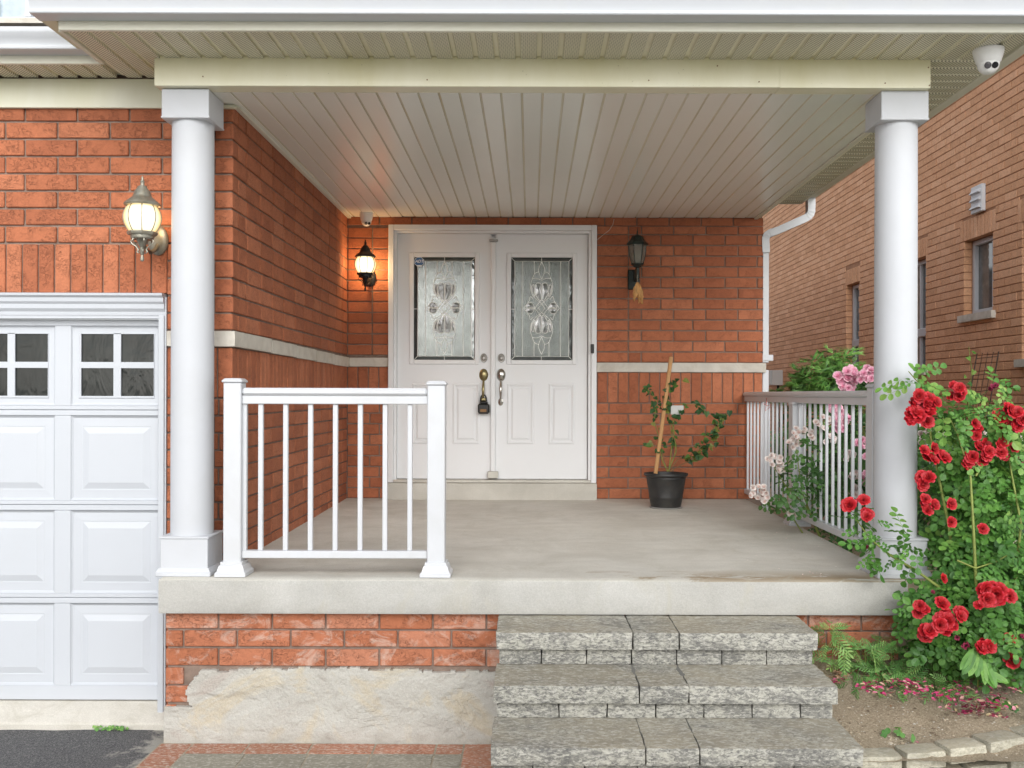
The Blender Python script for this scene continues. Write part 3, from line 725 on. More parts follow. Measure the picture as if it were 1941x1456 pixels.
mb = MB(); flat_tube(mb, [(2.33, dy, 2.52), (2.33, dy, 2.44)] + arc((2.255, 2.405), 0.075, 0, -66, 7, dy) + [(2.05, dy, 2.232)] + arc((2.01, 2.155), 0.06, 100, 180, 6, dy)[1:] + [(1.955, dy, 2.05)], 0.06, 0.075)
part('elbow', mb, 'gutter', ds)
part('strap', MB().box(1.925, 2.02, 8.112, 8.21, 1.15, 1.20, 0.003), 'gutter', ds)
# --- double front door (parts of the house)
fd = part('front_door', MB().box(DX0, DX0 + 0.045, 8.055, 8.14, DZ0, DZ1, 0.004).box(DX1 - 0.045, DX1, 8.055, 8.14, DZ0, DZ1, 0.004).box(DX0 + 0.0452, DX1 - 0.0452, 8.055, 8.14, DZ1 - 0.045, DZ1, 0.004)
          .box(DX0 + 0.0454, DX0 + 0.068, 8.078, 8.16, DZ0, DZ1 - 0.0454, 0.002).box(DX1 - 0.068, DX1 - 0.0454, 8.078, 8.16, DZ0, DZ1 - 0.0454, 0.002).box(DX0 + 0.0682, DX1 - 0.0682, 8.078, 8.16, DZ1 - 0.066, DZ1 - 0.0454, 0.002),
          'door', house, label='white double entrance doors with leaded glass and brass handles')
DS = F / 8.13
def dx(px): return (px - VX) / (F / 8.12)
def dz(py): return CZ - (py - VY) / (F / 8.12)
part('door_light_stop', MB().box(DX0 + 0.01, DX1 - 0.01, 8.166, 8.21, DZ0 - 0.05, DZ1 - 0.01), 'door', fd)  # unseen slab added so no light leaks through the gaps around the leaves
def leaf_door(x0, x1, gx0, gx1, panels):
    z0, z1 = DZ0 + 0.028, DZ1 - 0.068; gz0, gz1 = dz(684), dz(487); y0 = 8.12
    m_ = MB(); m_.box(x0, gx0, y0, 8.165, z0, z1); m_.box(gx1, x1, y0, 8.165, z0, z1); m_.box(gx0 + .0001, gx1 - .0001, y0, 8.165, gz1, z1); m_.box(gx0 + .0001, gx1 - .0001, y0, 8.165, z0, gz0)
    part('door_leaf', m_, 'door', fd)
    m_ = MB(); w_ = 0.032
    for a, b_, c_, d_ in ((gx0 - w_, gx0 + 0.006, gz0 - w_, gz1 + w_), (gx1 - 0.006, gx1 + w_, gz0 - w_, gz1 + w_)): m_.box(a, b_, y0 - 0.012, y0 - 0.0005, c_, d_, 0.005)
    for c_, d_ in ((gz0 - w_, gz0 + 0.006), (gz1 - 0.006, gz1 + w_)): m_.box(gx0 + 0.0062, gx1 - 0.0062, y0 - 0.012, y0 - 0.0005, c_, d_, 0.005)
    part('glass_moulding', m_, 'door', fd)
    for a, b_ in panels:
        pz0, pz1 = dz(842), dz(727); m_ = MB(); rings = [(0, 0.0), (0.008, -0.006), (0.016, -0.006), (0.026, 0.0005), (0.036, 0.0005), (0.05, -0.007)]
        vs, fs = [], []
        for o, q in rings:
            for xx, zz in ((a + o, pz0 + o), (b_ - o, pz0 + o), (b_ - o, pz1 - o), (a + o, pz1 - o)): vs.append((xx, y0 + q - 0.001, zz))
        for i in range(len(rings) - 1):
            for k_ in range(4): fs.append((i * 4 + k_, i * 4 + (k_ + 1) % 4, i * 4 + 4 + (k_ + 1) % 4, i * 4 + 4 + k_))
        L_ = len(rings) * 4 - 4; fs.append((L_, L_ + 1, L_ + 2, L_ + 3)); m_.add(vs, fs); part('door_panel', m_, 'door', fd)
leaf_door(dx(753), dx(930.5), dx(783), dx(901), [(dx(781), dx(830)), (dx(858), dx(909))])
leaf_door(dx(939.5), dx(1113), dx(967), dx(1086), [(dx(961), dx(1012)), (dx(1040), dx(1089))])
m_ = MB(); m_.box(dx(931), dx(939), 8.105, 8.16, DZ0 + 0.03, DZ1 - 0.10, 0.004); part('astragal', m_, 'door', fd)
m_ = MB(); m_.box(dx(927), dx(943), 8.088, 8.12, dz(459), dz(455), 0.002); part('astragal_bracket', m_, 'pewter', fd); m_ = MB(); m_.box(dx(930.5), dx(939.5), 8.09, 8.1045, dz(905), dz(460.5), 0.004); part('astragal_cap', m_, 'door', fd)
m_ = MB(); m_.box(dx(925), dx(945), 8.07, 8.10, dz(906), dz(893), 0.003); part('astragal_foot', m_, 'sill_metal', fd)
m_ = MB(); m_.box(DX0 + 0.046, DX1 - 0.046, 8.045, 8.17, DZ0 + 0.001, DZ0 + 0.024, 0.003); part('door_sill', m_, 'sill_metal', fd)
def leaded(gx0, gx1, gz0, gz1, cxpx):
    y = 8.130; b_ = 0.036
    bev = MB(); tx = MB()
    o = [(gx0, gz0), (gx1, gz0), (gx1, gz1), (gx0, gz1)]; i_ = [(gx0 + b_, gz0 + b_), (gx1 - b_, gz0 + b_), (gx1 - b_, gz1 - b_), (gx0 + b_, gz1 - b_)]
    bev.add([(a, y + 0.004, c_) for a, c_ in o] + [(a, y - 0.003, c_) for a, c_ in i_], [(k_, (k_ + 1) % 4, 4 + (k_ + 1) % 4, 4 + k_) for k_ in range(4)])
    part('bevelled_pane', bev, 'glass_bevel', fd)
    tx.add([(a, y - 0.002, c_) for a, c_ in i_], [(0, 1, 2, 3)]); part('textured_pane', tx, 'glass_tex', fd)
    cm = MB(); r_ = 0.0033; yy = y - 0.0045
    S = 4.727; ox, oy = 730.0, 400.0
    def q(u, v):       # crop coordinates of the right-hand ornament
        return (dx(ox + u / S) - dx(1026) + cxpx, yy, dz(oy + v / S))
    cm.tube([(a, yy, c_) for a, c_ in i_], r_, 4, closed=True)
    for a, c_ in zip(o, i_): cm.tube([(a[0], y, a[1]), (c_[0], yy, c_[1])], r_ * 0.8, 4)
    for u in (1230, 1570): p_ = q(u, 870)[0]; cm.tube([(p_, yy, gz0 + b_), (p_, yy, gz1 - b_)], r_, 4)
    for u in (1333, 1467):
        p_ = q(u, 870)[0]; cm.tube([(p_, yy, q(0, 560)[2]), (p_, yy, gz1 - b_)], r_, 4); cm.tube([(p_, yy, gz0 + b_), (p_, yy, q(0, 1170)[2])], r_, 4)
    cm.tube([(cxpx, yy, gz1 - b_), (cxpx, y, gz1)], r_, 4); cm.tube([(cxpx, yy, gz0 + b_), (cxpx, y, gz0)], r_, 4)
    cm.tube([(gx0, yy, q(0, 880)[2]), q(1160, 880)], r_, 4); cm.tube([q(1640, 880), (gx1, yy, q(0, 880)[2])], r_, 4)
    jw = MB()
    def smooth(pts, n_=5):
        out = []
        for i in range(len(pts) - 1):
            p0, p1, p2, p3 = pts[max(i - 1, 0)], pts[i], pts[i + 1], pts[min(i + 2, len(pts) - 1)]
            for j in range(n_):
                t = j / n_
                out.append(tuple(0.5 * (2 * p1[k_] + (p2[k_] - p0[k_]) * t + (2 * p0[k_] - 5 * p1[k_] + 4 * p2[k_] - p3[k_]) * t * t + (3 * p1[k_] - p0[k_] - 3 * p2[k_] + p3[k_]) * t ** 3) for k_ in (0, 1)))
        out.append(pts[-1]); return out
    def sh(pts, fill=False, mirror=True):
        base = smooth(pts)
        for fx in ((1, -1) if mirror else (1,)):
            for fy in (1, -1):
                pp = [(1400 + fx * u, 870 + fy * (v - 870)) for u, v in base]
                cm.tube([q(u, v) for u, v in pp], r_, 4)
                if fill:
                    vs = [q(u, v) for u, v in pp]; c_ = Vector((0, 0, 0))
                    for v_ in vs: c_ += Vector(v_)
                    c_ /= len(vs); c_.y = yy - 0.002
                    vs = [(a, yy + 0.0005, z_) for a, _, z_ in vs] + [tuple(c_)]; n_ = len(vs) - 1
                    jw.add(vs, [(i, (i + 1) % n_, n_) for i in range(n_)])
    sh([(0, 455), (28, 530), (0, 612)], False)
    sh([(28, 545), (62, 560), (82, 605), (98, 660), (92, 730), (60, 780), (0, 830)])
    sh([(0, 622), (40, 604), (82, 606)])
    sh([(6, 650), (48, 650), (62, 720), (36, 780), (4, 800), (6, 650)], True)
    sh([(70, 660), (88, 670), (86, 720), (62, 765), (64, 730), (70, 660)], True)
    sh([(60, 870), (0, 790), ], False); sh([(30, 870), (0, 830)], False)
    sh([(60, 872), (85, 825), (128, 830), (135, 862), (100, 875), (62, 872)], True)
    sh([(78, 790), (100, 765), (112, 805), (140, 845), (162, 872)], False)
    part('caming', cm, 'came', fd); part('glass_jewel', jw, 'glass_clear', fd)
leaded(dx(783), dx(901), dz(684), dz(487), dx(842)); leaded(dx(967), dx(1086), dz(684), dz(487), dx(1026))
# hardware
for px, mt, mt2 in ((917, 'pewter', 'antique'), (950, 'nickel', 'nickel')):
    c_ = (dx(px), 8.12, dz(679)); m_ = MB(); m_.lathe([(0.030, 0), (0.030, -0.006), (0.026, -0.011), (0.019, -0.010), (0.018, -0.024), (0.010, -0.028), (0.011, -0.024), (0.0, -0.024)], c_, 20, 1.0, 1.25, axis='y')
    part('deadbolt', m_, 'pewter', fd, 40)
    c_ = (dx(px - 0.3), 8.12, dz(711)); m_ = MB(); m_.lathe([(0.037, 0), (0.037, -0.005), (0.033, -0.009), (0.028, -0.016), (0.015, -0.022), (0.0, -0.024)], c_, 24, 1.0, 1.4, axis='y')
    m_.tube([(c_[0], 8.10, dz(722)), (c_[0], 8.075, dz(728)), (c_[0] - .0015, 8.062, dz(738)), (c_[0] - .002, 8.066, dz(750)), (c_[0] - .002, 8.085, dz(758)), (c_[0] - .002, 8.11, dz(762))], [0.008, 0.010, 0.0125, 0.009, 0.007, 0.008], 10)
    m_.lathe([(0.022, 0), (0.021, -0.006), (0.012, -0.010), (0.0, -0.015)], (c_[0] - .002, 8.12, dz(762)), 18, 1.0, 1.5, axis='y')
    part('door_handle', m_, mt2, fd, 40)
part('doorbell', MB().box(dx(1118.5), dx(1124.5), 8.036, 8.0548, dz(670), dz(653), 0.002).box(dx(1120.5), dx(1122.6), 8.033, 8.0358, dz(664), dz(659)), 'black', fd)
# --- garage door
gd = part('garage_door_frame', MB().prism([(4.978, 1.247), (5.03, 1.247), (5.03, 1.372), (4.93, 1.372), (4.932, 1.360), (4.945, 1.350), (4.948, 1.330), (4.958, 1.318), (4.960, 1.296), (4.972, 1.280), (4.974, 1.262), (4.978, 1.262)], -5.6, -1.862, 'x')
          .box(-1.892, -1.862, 4.962, 5.05, -0.78, 1.262, 0.003).box(-1.8618, -1.854, 4.970, 5.05, -0.78, 1.355, 0.001), 'garage', house)
GD = 5.03; gs = F / GD
def gx(px): return (px - VX) / gs
def gzz(py): return CZ - (py - VY) / gs
secs = [(1.246, 0.779), (0.777, 0.290), (0.288, -0.189), (-0.191, -0.716)]
gdo = part('garage_door', MB().box(-5.6, -1.893, GD + 0.022, GD + 0.04, -0.716, 1.246), 'garage', house, label='white sectional garage door with small windows')
panX = [(gx(134) - 0.547 * k_, gx(305.5) - 0.547 * k_) for k_ in range(6)]
for si, (z1, z0) in enumerate(secs):
    pz1, pz0 = z1 - (0.028 if si else 0.035), z0 + (0.022 if si < 3 else 0.075)
    m_ = MB(); m_.box(-5.6, -1.894, GD, GD + 0.0215, pz1, z1, 0.003); m_.box(-5.6, -1.894, GD, GD + 0.0215, z0, pz0, 0.003)
    xr = -1.894
    for a, b_ in panX: m_.box(b_, xr, GD, GD + 0.0215, pz0 + 0.0002, pz1 - 0.0002); xr = a
    part('door_section', m_, 'garage', gdo)
    for pi, (a, b_) in enumerate(panX):
        m_ = MB(); rings = [(0, 0.0), (0.004, 0.006), (0.012, 0.012), (0.055, 0.0105), (0.058, 0.0115), (0.064, 0.0105), (0.092, 0.003)]
        if si == 0: rings = [(0, 0.0), (0.006, 0.009), (0.012, 0.011), (0.036, 0.011), (0.040, 0.006)]
        vs, fs = [], []
        for o, q in rings:
            for xx, zz in ((a + o, pz0 + o), (b_ - o, pz0 + o), (b_ - o, pz1 - o), (a + o, pz1 - o)): vs.append((xx, GD + q, zz))
        for i in range(len(rings) - 1):
            for k_ in range(4): fs.append((i * 4 + k_, i * 4 + (k_ + 1) % 4, i * 4 + 4 + (k_ + 1) % 4, i * 4 + 4 + k_))
        if si > 0: L_ = len(rings) * 4 - 4; fs.append((L_, L_ + 1, L_ + 2, L_ + 3))
        m_.add(vs, fs)
        if si == 0:
            off = -0.547 * pi; X = [gx(v) + off for v in (147, 152.5, 214, 228, 290.5, 292.5)]; Z = [gzz(v) for v in (622, 634, 688.5, 700, 753, 762)]
            X[0], X[5], Z[0], Z[5] = a + 0.0401, b_ - 0.0401, pz1 - 0.0401, pz0 + 0.0401
            y0, y1 = GD + 0.006, GD + 0.016
            m_.box(X[0], X[1], y0, y1, Z[5], Z[0]); m_.box(X[4], X[5], y0, y1, Z[5], Z[0]); m_.box(X[2], X[3], y0, y1, Z[4] , Z[1])
            for za, zb in ((Z[5], Z[4]), (Z[1], Z[0])): m_.box(X[1] + .0001, X[4] - .0001, y0, y1, za, zb)
            m_.box(X[1], X[2] - .0001, y0, y1, Z[3], Z[2]); m_.box(X[3] + .0001, X[4], y0, y1, Z[3], Z[2])
            for xa, xb in ((X[1], X[2]), (X[3], X[4])):
                for za, zb in ((Z[4], Z[3]), (Z[2], Z[1])): part('window_pane', MB().box(xa - .002, xb + .002, GD + 0.0162, GD + 0.0212, za - .002, zb + .002), 'garage_pane', gdo)
        part('panel', m_, 'garage', gdo)
part('latch_plate', MB().box(gx(305), gx(309.5), GD - 0.008, GD - 0.0005, gzz(854), gzz(798), 0.001), 'sill_metal', gdo)

# ================================================================== PORCH
porch = thing('concrete_porch', 'raised concrete porch slab on a low brick and parged plinth', 'porch', (0, 4.62, -0.8))
m_ = MB(); nx = 90; vs, fs = [], []
prof0 = [(8.10, 0.0), (6.5, -0.007), (5.2, -0.0125), (4.70, -0.0145), (4.632, -0.0155), (4.622, -0.021), (4.620, -0.04), (4.620, -0.10), (4.621, -0.165), (4.626, -0.178), (4.64, -0.18), (8.10, -0.18)]
for i in range(nx + 1):
    x = -1.757 + 3.547 * i / nx
    for k_, (yy, zz) in enumerate(prof0):
        ch = max(0, noise.noise(Vector((x * 9, 5.2, 0))) - 0.25) * 0.012 if k_ in (7, 8, 9) else 0
        vs.append((x, yy + (0.0018 * noise.noise(Vector((x * 13, zz * 40, 0))) if 3 < k_ < 10 else 0) + ch, zz + (0.0018 * noise.noise(Vector((x * 17, 9, k_)))) * (3 < k_ < 6)))
q_ = len(prof0)
for i in range(nx):
    for k_ in range(q_): fs.append((i * q_ + k_, i * q_ + (k_ + 1) % q_, (i + 1) * q_ + (k_ + 1) % q_, (i + 1) * q_ + k_))
fs += [tuple(range(q_))[::-1], tuple(nx * q_ + k_ for k_ in range(q_))]
m_.add(vs, fs); part('slab', m_, 'slab', porch, 40)
PY = 4.67
m_ = MB(); m_.box(-1.733, 1.76, PY + 0.011, PY + 0.2, -0.86, -0.1815); m_.box(1.60, 1.752, PY + 0.2, 8.0, -0.86, -0.1815); m_.box(-1.733, -1.6, PY + 0.2, GY - 0.02, -0.86, -0.1815)
pw = part('plinth', m_, 'mortar', porch)
PB = Bricks('brick_plinth')
cz = [(-0.2605, -0.1855), (-0.3455, -0.270), (-0.4375, -0.358), (-0.526, -0.4475), (-0.614, -0.5365), (-0.70, -0.625)]
for k_, (z0, z1) in enumerate(cz):
    if k_ < 3:
        PB.row(pw, 'x', -1.741, 1.765, PY, z0, z1, 0.0 if k_ % 2 == 0 else 0.1675, -1, L=0.2475, j=0.009)
    else: PB.row(pw, 'x', -1.741, -1.741 + (0.0, 0, 0, 0.085, 0.118, 0.05)[k_], PY, z0, z1, 0, -1)
    if k_ >= 3: PB.row(pw, 'x', 1.2, 1.765, PY, z0, z1, 0.1 * (k_ % 2), -1)
PB.build(300)
# parging sheet with broken outline
m_ = MB(); st = 0.008; x0, x1, z0, z1 = -1.745, -0.10, -0.84, -0.437
nx, nz = int((x1 - x0) / st), int((z1 - z0) / st); keep = {}
def pout(x, z):
    n1 = 0.012 * noise.noise(Vector((x * 12, z * 12, 0))) + 0.008 * noise.noise(Vector((x * 40, z * 40, 1)))
    if z > -0.452 + n1 + 0.006 * math.sin(x * 5): return False
    if z > -0.635 + n1 and x < -1.600 + 0.03 * math.sin((z + 0.5) * 22) + n1 * 1.4: return False
    return True
def pyy(x, z):
    v = Vector((x * 3.1, z * 4.2, 0))
    return PY - 0.012 + 0.004 * noise.noise(v) + 0.002 * noise.noise(v * 3.3) + 0.002 * noise.noise(v * 9) + 0.004 * max(0, noise.noise(Vector((x * 2, z * 6, 4)))) - 0.004 * max(0, min(1, (noise.noise(Vector((x * 2.6 + z * 2, z * 4.2 - x, 7))) + 0.25 * noise.noise(Vector((x * 14, z * 14, 2))) - 0.05) * 14)) + 0.0035 * max(0, min(1, (noise.noise(Vector((x * 3.1 - z * 3, z * 5.5, 17))) + 0.2 * noise.noise(Vector((x * 17, z * 17, 2))) - 0.22) * 14))
idx = {}; vs = []; fs = []
def pv(i, j, back=0):
    if (i, j, back) not in idx:
        idx[i, j, back] = len(vs); x, z = x0 + i * st, z0 + j * st
        jx, jz = (0.0, 0.0)
        if 0 < i: jx = 0.004 * noise.noise(Vector((i * 1.7, j * 2.3, 0))); jz = 0.004 * noise.noise(Vector((i * 2.1, j * 1.3, 5)))
        vs.append((x + jx, pyy(x, z) if not back else PY + 0.012, z + jz))
    return idx[i, j, back]
for i in range(nx):
    for j in range(nz): keep[i, j] = pout(x0 + (i + .5) * st, z0 + (j + .5) * st)
for (i, j), kk in keep.items():
    if not kk: continue
    fs.append((pv(i, j), pv(i + 1, j), pv(i + 1, j + 1), pv(i, j + 1)))
    for di, dj, a, b_ in ((-1, 0, (i, j + 1), (i, j)), (1, 0, (i + 1, j), (i + 1, j + 1)), (0, -1, (i, j), (i + 1, j)), (0, 1, (i + 1, j + 1), (i, j + 1))):
        if not keep.get((i + di, j + dj), False): fs.append((pv(*a), pv(*a, 1), pv(*b_, 1), pv(*b_)))
m_.add(vs, fs); part('parging', m_, 'parging', porch, 35)
# door step
m_ = MB(); rough_box(m_, DX0 - 0.005, DX1 + 0.002, 8.0, 8.2, -0.002, DZ0 + 0.0, 0.03, 0.0012, 0.006, 5, 0.5); part('door_step', m_, 'sill_conc', porch, 50)

# ================================================================== STONE STEPS
steps = thing('stone_steps', 'grey mottled stone steps leading up to the porch slab', 'steps', (0.56, 3.7, -0.8))
SX0, SX1 = -0.149, 1.272
T = [(4.30, 4.665, -0.262, -0.1835, (0.455, 0.66)), (4.013, 4.36, -0.409, -0.333, (0.453, 0.656)), (3.70, 4.07, -0.546, -0.475, (0.442, 0.648))]
k = 40
for y0, y1, z0, z1, sm in T:
    xs_ = [SX0, sm[0], sm[1], SX1]
    for i in range(3):
        m_ = MB(); rough_box(m_, xs_[i] + 0.0008, xs_[i + 1] - 0.0008, y0, y1, z0, z1, 0.016, 0.0042, 0.007, k, rnd.random()); part('tread_stone', m_, 'stone', steps, 60); k += 1
RZ = [(4.328, -0.333, -0.2625), (4.04, -0.475, -0.4095), (3.728, -0.60, -0.5465), (3.728, -0.70, -0.602), (3.728, -0.80, -0.702)]
for ri, (y0, z0, z1) in enumerate(RZ):
    x = SX0 + 0.012; o = (0.19, 0.26, 0.15, 0.22, 0.12)[ri]
    while x < SX1 - 0.02:
        xe = min(x + (o if x < 0 else 0.2), SX1 - 0.014)
        if SX1 - 0.014 - xe < 0.07: xe = SX1 - 0.014
        m_ = MB(); rough_box(m_, x + 0.0015, xe - 0.0015, y0, y0 + 0.12, z0, z1, 0.02, 0.003, 0.005, k, rnd.random()); part('riser_stone', m_, 'stone', steps, 60); k += 1; x = xe
part('core', MB().box(SX0 + 0.03, SX1 - 0.03, 3.86, 4.66, -0.85, -0.48).box(SX0 + 0.03, SX1 - 0.03, 4.17, 4.66, -0.479, -0.335).box(SX0 + 0.03, SX1 - 0.03, 4.45, 4.66, -0.334, -0.264), 'core_grey', steps)

# ================================================================== COLUMNS
def column(x, y, label):
    t = thing('porch_column', label, 'column', (x, y, -0.014), 'white round porch columns')
    m_ = MB(); pr = [(0.1015, 0.165), (0.1015, 0.9), (0.1005, 1.6), (0.0995, 2.21)]
    m_.lathe(pr, (x, y, 0), 56); part('shaft', m_, 'white', t, 30)
    h = 0.114; m_ = MB(); m_.box(x - h, x + h, y - h, y + h, 2.194, 2.331, 0.003).box(x - h - .003, x + h + .003, y - h - .003, y + h + .003, 2.190, 2.2, 0.003); part('capital', m_, 'white', t)
    m_ = MB(); m_.box(x - h, x + h, y - h, y + h, 0.0, 0.168, 0.003).box(x - h - .005, x + h + .005, y - h - .005, y + h + .005, 0.164, 0.176, 0.003)
    v = []; g = h + 0.018; hh = h + 0.006
    m_.box(x - g, x + g, y - g, y + g, -0.0145, 0.006, 0.003)
    v = [(x - g + .002, y - g + .002, 0.006), (x + g - .002, y - g + .002, 0.006), (x + g - .002, y + g - .002, 0.006), (x - g + .002, y + g - .002, 0.006), (x - hh, y - hh, 0.024), (x + hh, y - hh, 0.024), (x + hh, y + hh, 0.024), (x - hh, y + hh, 0.024)]
    m_.add(v, [(0, 1, 5, 4), (1, 2, 6, 5), (2, 3, 7, 6), (3, 0, 4, 7), (4, 5, 6, 7)])
    part('base', m_, 'white', t)
column(-1.664, 4.81, 'white round porch column beside the garage door')
column(1.800, 4.81, 'white round porch column behind the red rose bush')

# ================================================================== RAILINGS
def post(t, x, y, top, z0=-0.012):
    m_ = MB(); m_.box(x - 0.0425, x + 0.0425, y - 0.0425, y + 0.0425, z0 + 0.02, top, 0.004); part('post', m_, 'pvc', t)
    m_ = MB(); m_.box(x - 0.050, x + 0.050, y - 0.050, y + 0.050, top + .0002, top + 0.012, 0.004); m_.lathe([(0.066, 0), (0.052, 0.008), (0.0, 0.010)], (x, y, top + 0.0122), 4, rot=R(45)); part('post_cap', m_, 'pvc', t)
    m_ = MB(); m_.lathe([(0.104, 0), (0.104, 0.016), (0.092, 0.026), (0.082, 0.05), (0.0735, 0.054), (0.0725, 0.068)], (x, y, z0), 4, rot=R(45)); part('post_foot', m_, 'pvc', t)
def railing(name, label, p0, p1, axis, ztop, zb0, zb1, posts, n_b, start, pit, hw=0.0115):
    t = thing(name, label, 'railing', (p0[0], p0[1], -0.014), 'white porch railings')
    for a, top in posts: post(t, *(a), top)
    def bx(a0, a1, w_, z0, z1, c_=0.004):
        return MB().box(a0, a1, p0[1] - w_, p0[1] + w_, z0, z1, c_) if axis == 'x' else MB().box(p0[0] - w_, p0[0] + w_, a0, a1, z0, z1, c_)
    a0, a1 = (p0[0], p1[0]) if axis == 'x' else (p0[1], p1[1])
    part('top_rail', bx(a0, a1, 0.036, ztop - 0.037, ztop, 0.011), 'pvc', t); part('under_rail', bx(a0, a1, 0.024, ztop - 0.078, ztop - 0.0372, 0.003), 'pvc', t)
    part('bottom_rail', bx(a0, a1, 0.024, zb0, zb1, 0.003), 'pvc', t)
    for i in range(n_b):
        c_ = start + pit * i
        if c_ + 0.012 > a1: break
        part('baluster', bx(c_ - hw, c_ + hw, hw, zb1 + .0002, ztop - 0.0782, 0.002), 'pvc', t)
    return t
rl = railing('porch_railing', 'short white railing across the porch front beside the left column', (-1.3905, 4.735), (-0.4945, 4.735), 'x', 0.893, 0.070, 0.106, [((-1.433, 4.735), 0.918), ((-0.452, 4.735), 0.908)], 7, -1.305, 0.1205)
part('channel', MB().box(-1.3904, -1.372, 4.723, 4.747, 0.1062, 0.8148), 'pvc', rl)
railing('porch_railing', 'white side railing running back from the right column to the wall', (1.80, 5.10), (1.80, 8.095), 'y', 0.890, 0.050, 0.090, [((1.80, 5.057), 0.905), ((1.80, 6.58), 0.80)], 30, 5.205, 0.1195, 0.0082)

# ================================================================== LANTERNS
def lantern(name, label, X, Yb, Ywall, ztop, mat, gmat, glow, energy, s=1.0):
    t = thing(name, label, 'wall lamp', (X, Yb, ztop - 0.42 * s), 'onion shaped wall lanterns')
    c_ = (X, Yb, 0)
    def pr(L_): return [(r * s, ztop + z * s) for r, z in L_]
    m_ = MB(); m_.lathe(pr([(0.083, -0.147), (0.086, -0.142), (0.082, -0.134), (0.062, -0.117), (0.047, -0.105), (0.043, -0.097), (0.036, -0.075), (0.024, -0.06), (0.021, -0.052), (0.010, -0.048), (0.009, -0.035), (0.0115, -0.03), (0.006, -0.02), (0.0065, -0.012), (0.0015, 0.0)]), c_, 8 if False else 28); part('roof', m_, mat, t, 35)
    zg0, zg1 = -0.275, -0.147
    gp = []
    for i in range(11):
        u = i / 10; a = -0.95 + 1.75 * u
        gp.append((0.0865 * math.cos(a * 0.86), zg0 + (zg1 - zg0) * u))
    m_ = MB(); m_.lathe(pr(gp), c_, 28); g_ = part('glass_globe', m_, gmat, t, 60)
    for k_ in range(8):
        an = 2 * math.pi * k_ / 8 + 0.35; pts = [(X + (r + 0.001) * s * math.cos(an), Yb + (r + 0.001) * s * math.sin(an), ztop + z * s) for r, z in gp]
        part('rib', MB().tube(pts, 0.0027 * s, 5), mat, t)
    m_ = MB(); m_.lathe(pr([(0.0, -0.292), (0.066, -0.292), (0.071, -0.284), (0.0715, -0.276), (0.0, -0.276)]), c_, 8, rot=0.35)
    m_.lathe(pr([(0.05, -0.312), (0.055, -0.306), (0.056, -0.292), (0.0, -0.292)]), c_, 16); part('collar', m_, mat, t, 35)
    m_ = MB(); m_.lathe(pr([(0.0, -0.42), (0.0085, -0.415), (0.0095, -0.405), (0.006, -0.388), (0.0105, -0.382), (0.0125, -0.352), (0.010, -0.350), (0.014, -0.345), (0.022, -0.325), (0.03, -0.312), (0.0, -0.312)]), c_, 14); part('finial', m_, mat, t, 40)
    for k_ in range(6):
        an = 2 * math.pi * k_ / 6; pts = []
        for r, z in ((0.052, -0.312), (0.056, -0.322), (0.046, -0.335), (0.03, -0.345), (0.02, -0.36), (0.026, -0.372), (0.018, -0.377)): pts.append((X + r * s * math.cos(an), Yb + r * s * math.sin(an), ztop + z * s))
        part('scroll', MB().tube(pts, 0.0035 * s, 5), mat, t)
    m_ = MB(); zp = ztop - 0.285 * s; m_.lathe([(0.052 * s, 0), (0.052 * s, -0.008), (0.045 * s, -0.016), (0.02 * s, -0.022), (0, -0.022)], (X, Ywall, zp), 24, 1.0, 1.45, axis='y'); part('wall_plate', m_, mat, t, 40)
    m_ = MB(); pts = [(X, Ywall - 0.01, zp - 0.02), (X, Ywall - 0.05, zp - 0.055), (X, (Ywall + Yb) / 2, zp - 0.075), (X, Yb + 0.03, zp - 0.06), (X, Yb, zp - 0.04)]; m_.tube(pts, 0.011 * s, 8); part('arm', m_, mat, t, 60)
    if energy:
        for dy_, fr in ((-0.12, 0.4), (0.0, 0.6)):
            l = bpy.data.lights.new('lantern_light', 'POINT'); l.energy = energy * fr; l.color = (1.0, 0.55, 0.22); l.shadow_soft_size = 0.05
            o = bpy.data.objects.new('lantern_light', l); col.objects.link(o); o.parent = t
            # bulb sits in the globe; the globe does not cast its shadow from inside
            o.location = (0, 0, (0.42 - 0.21) * s)
            break
        g_.visible_shadow = True
    return t
L1 = lantern('wall_lantern', 'lit pewter onion lantern on the brick wall above the garage door', -1.898, 4.77, 4.979, 1.928, 'bronze', 'lit', True, 0)
L2 = lantern('wall_lantern', 'lit black onion lantern left of the double doors', -1.332, 7.87, 8.099, 2.112, 'black', 'lit2', True, 0, 0.99)
def lamp_light(X, Y, Z, e, r, root):
    l = bpy.data.lights.new('bulb_light', 'POINT'); l.energy = e; l.color = (1.0, 0.62, 0.28); l.shadow_soft_size = r
    o = bpy.data.objects.new('bulb_light', l); col.objects.link(o); o.parent = root; o.location = Vector((X, Y, Z)) - root.location
lamp_light(-1.332, 7.985, 1.90, 2.2, 0.03, L2); lamp_light(-1.87, 4.885, 1.72, 0.25, 0.03, L1)
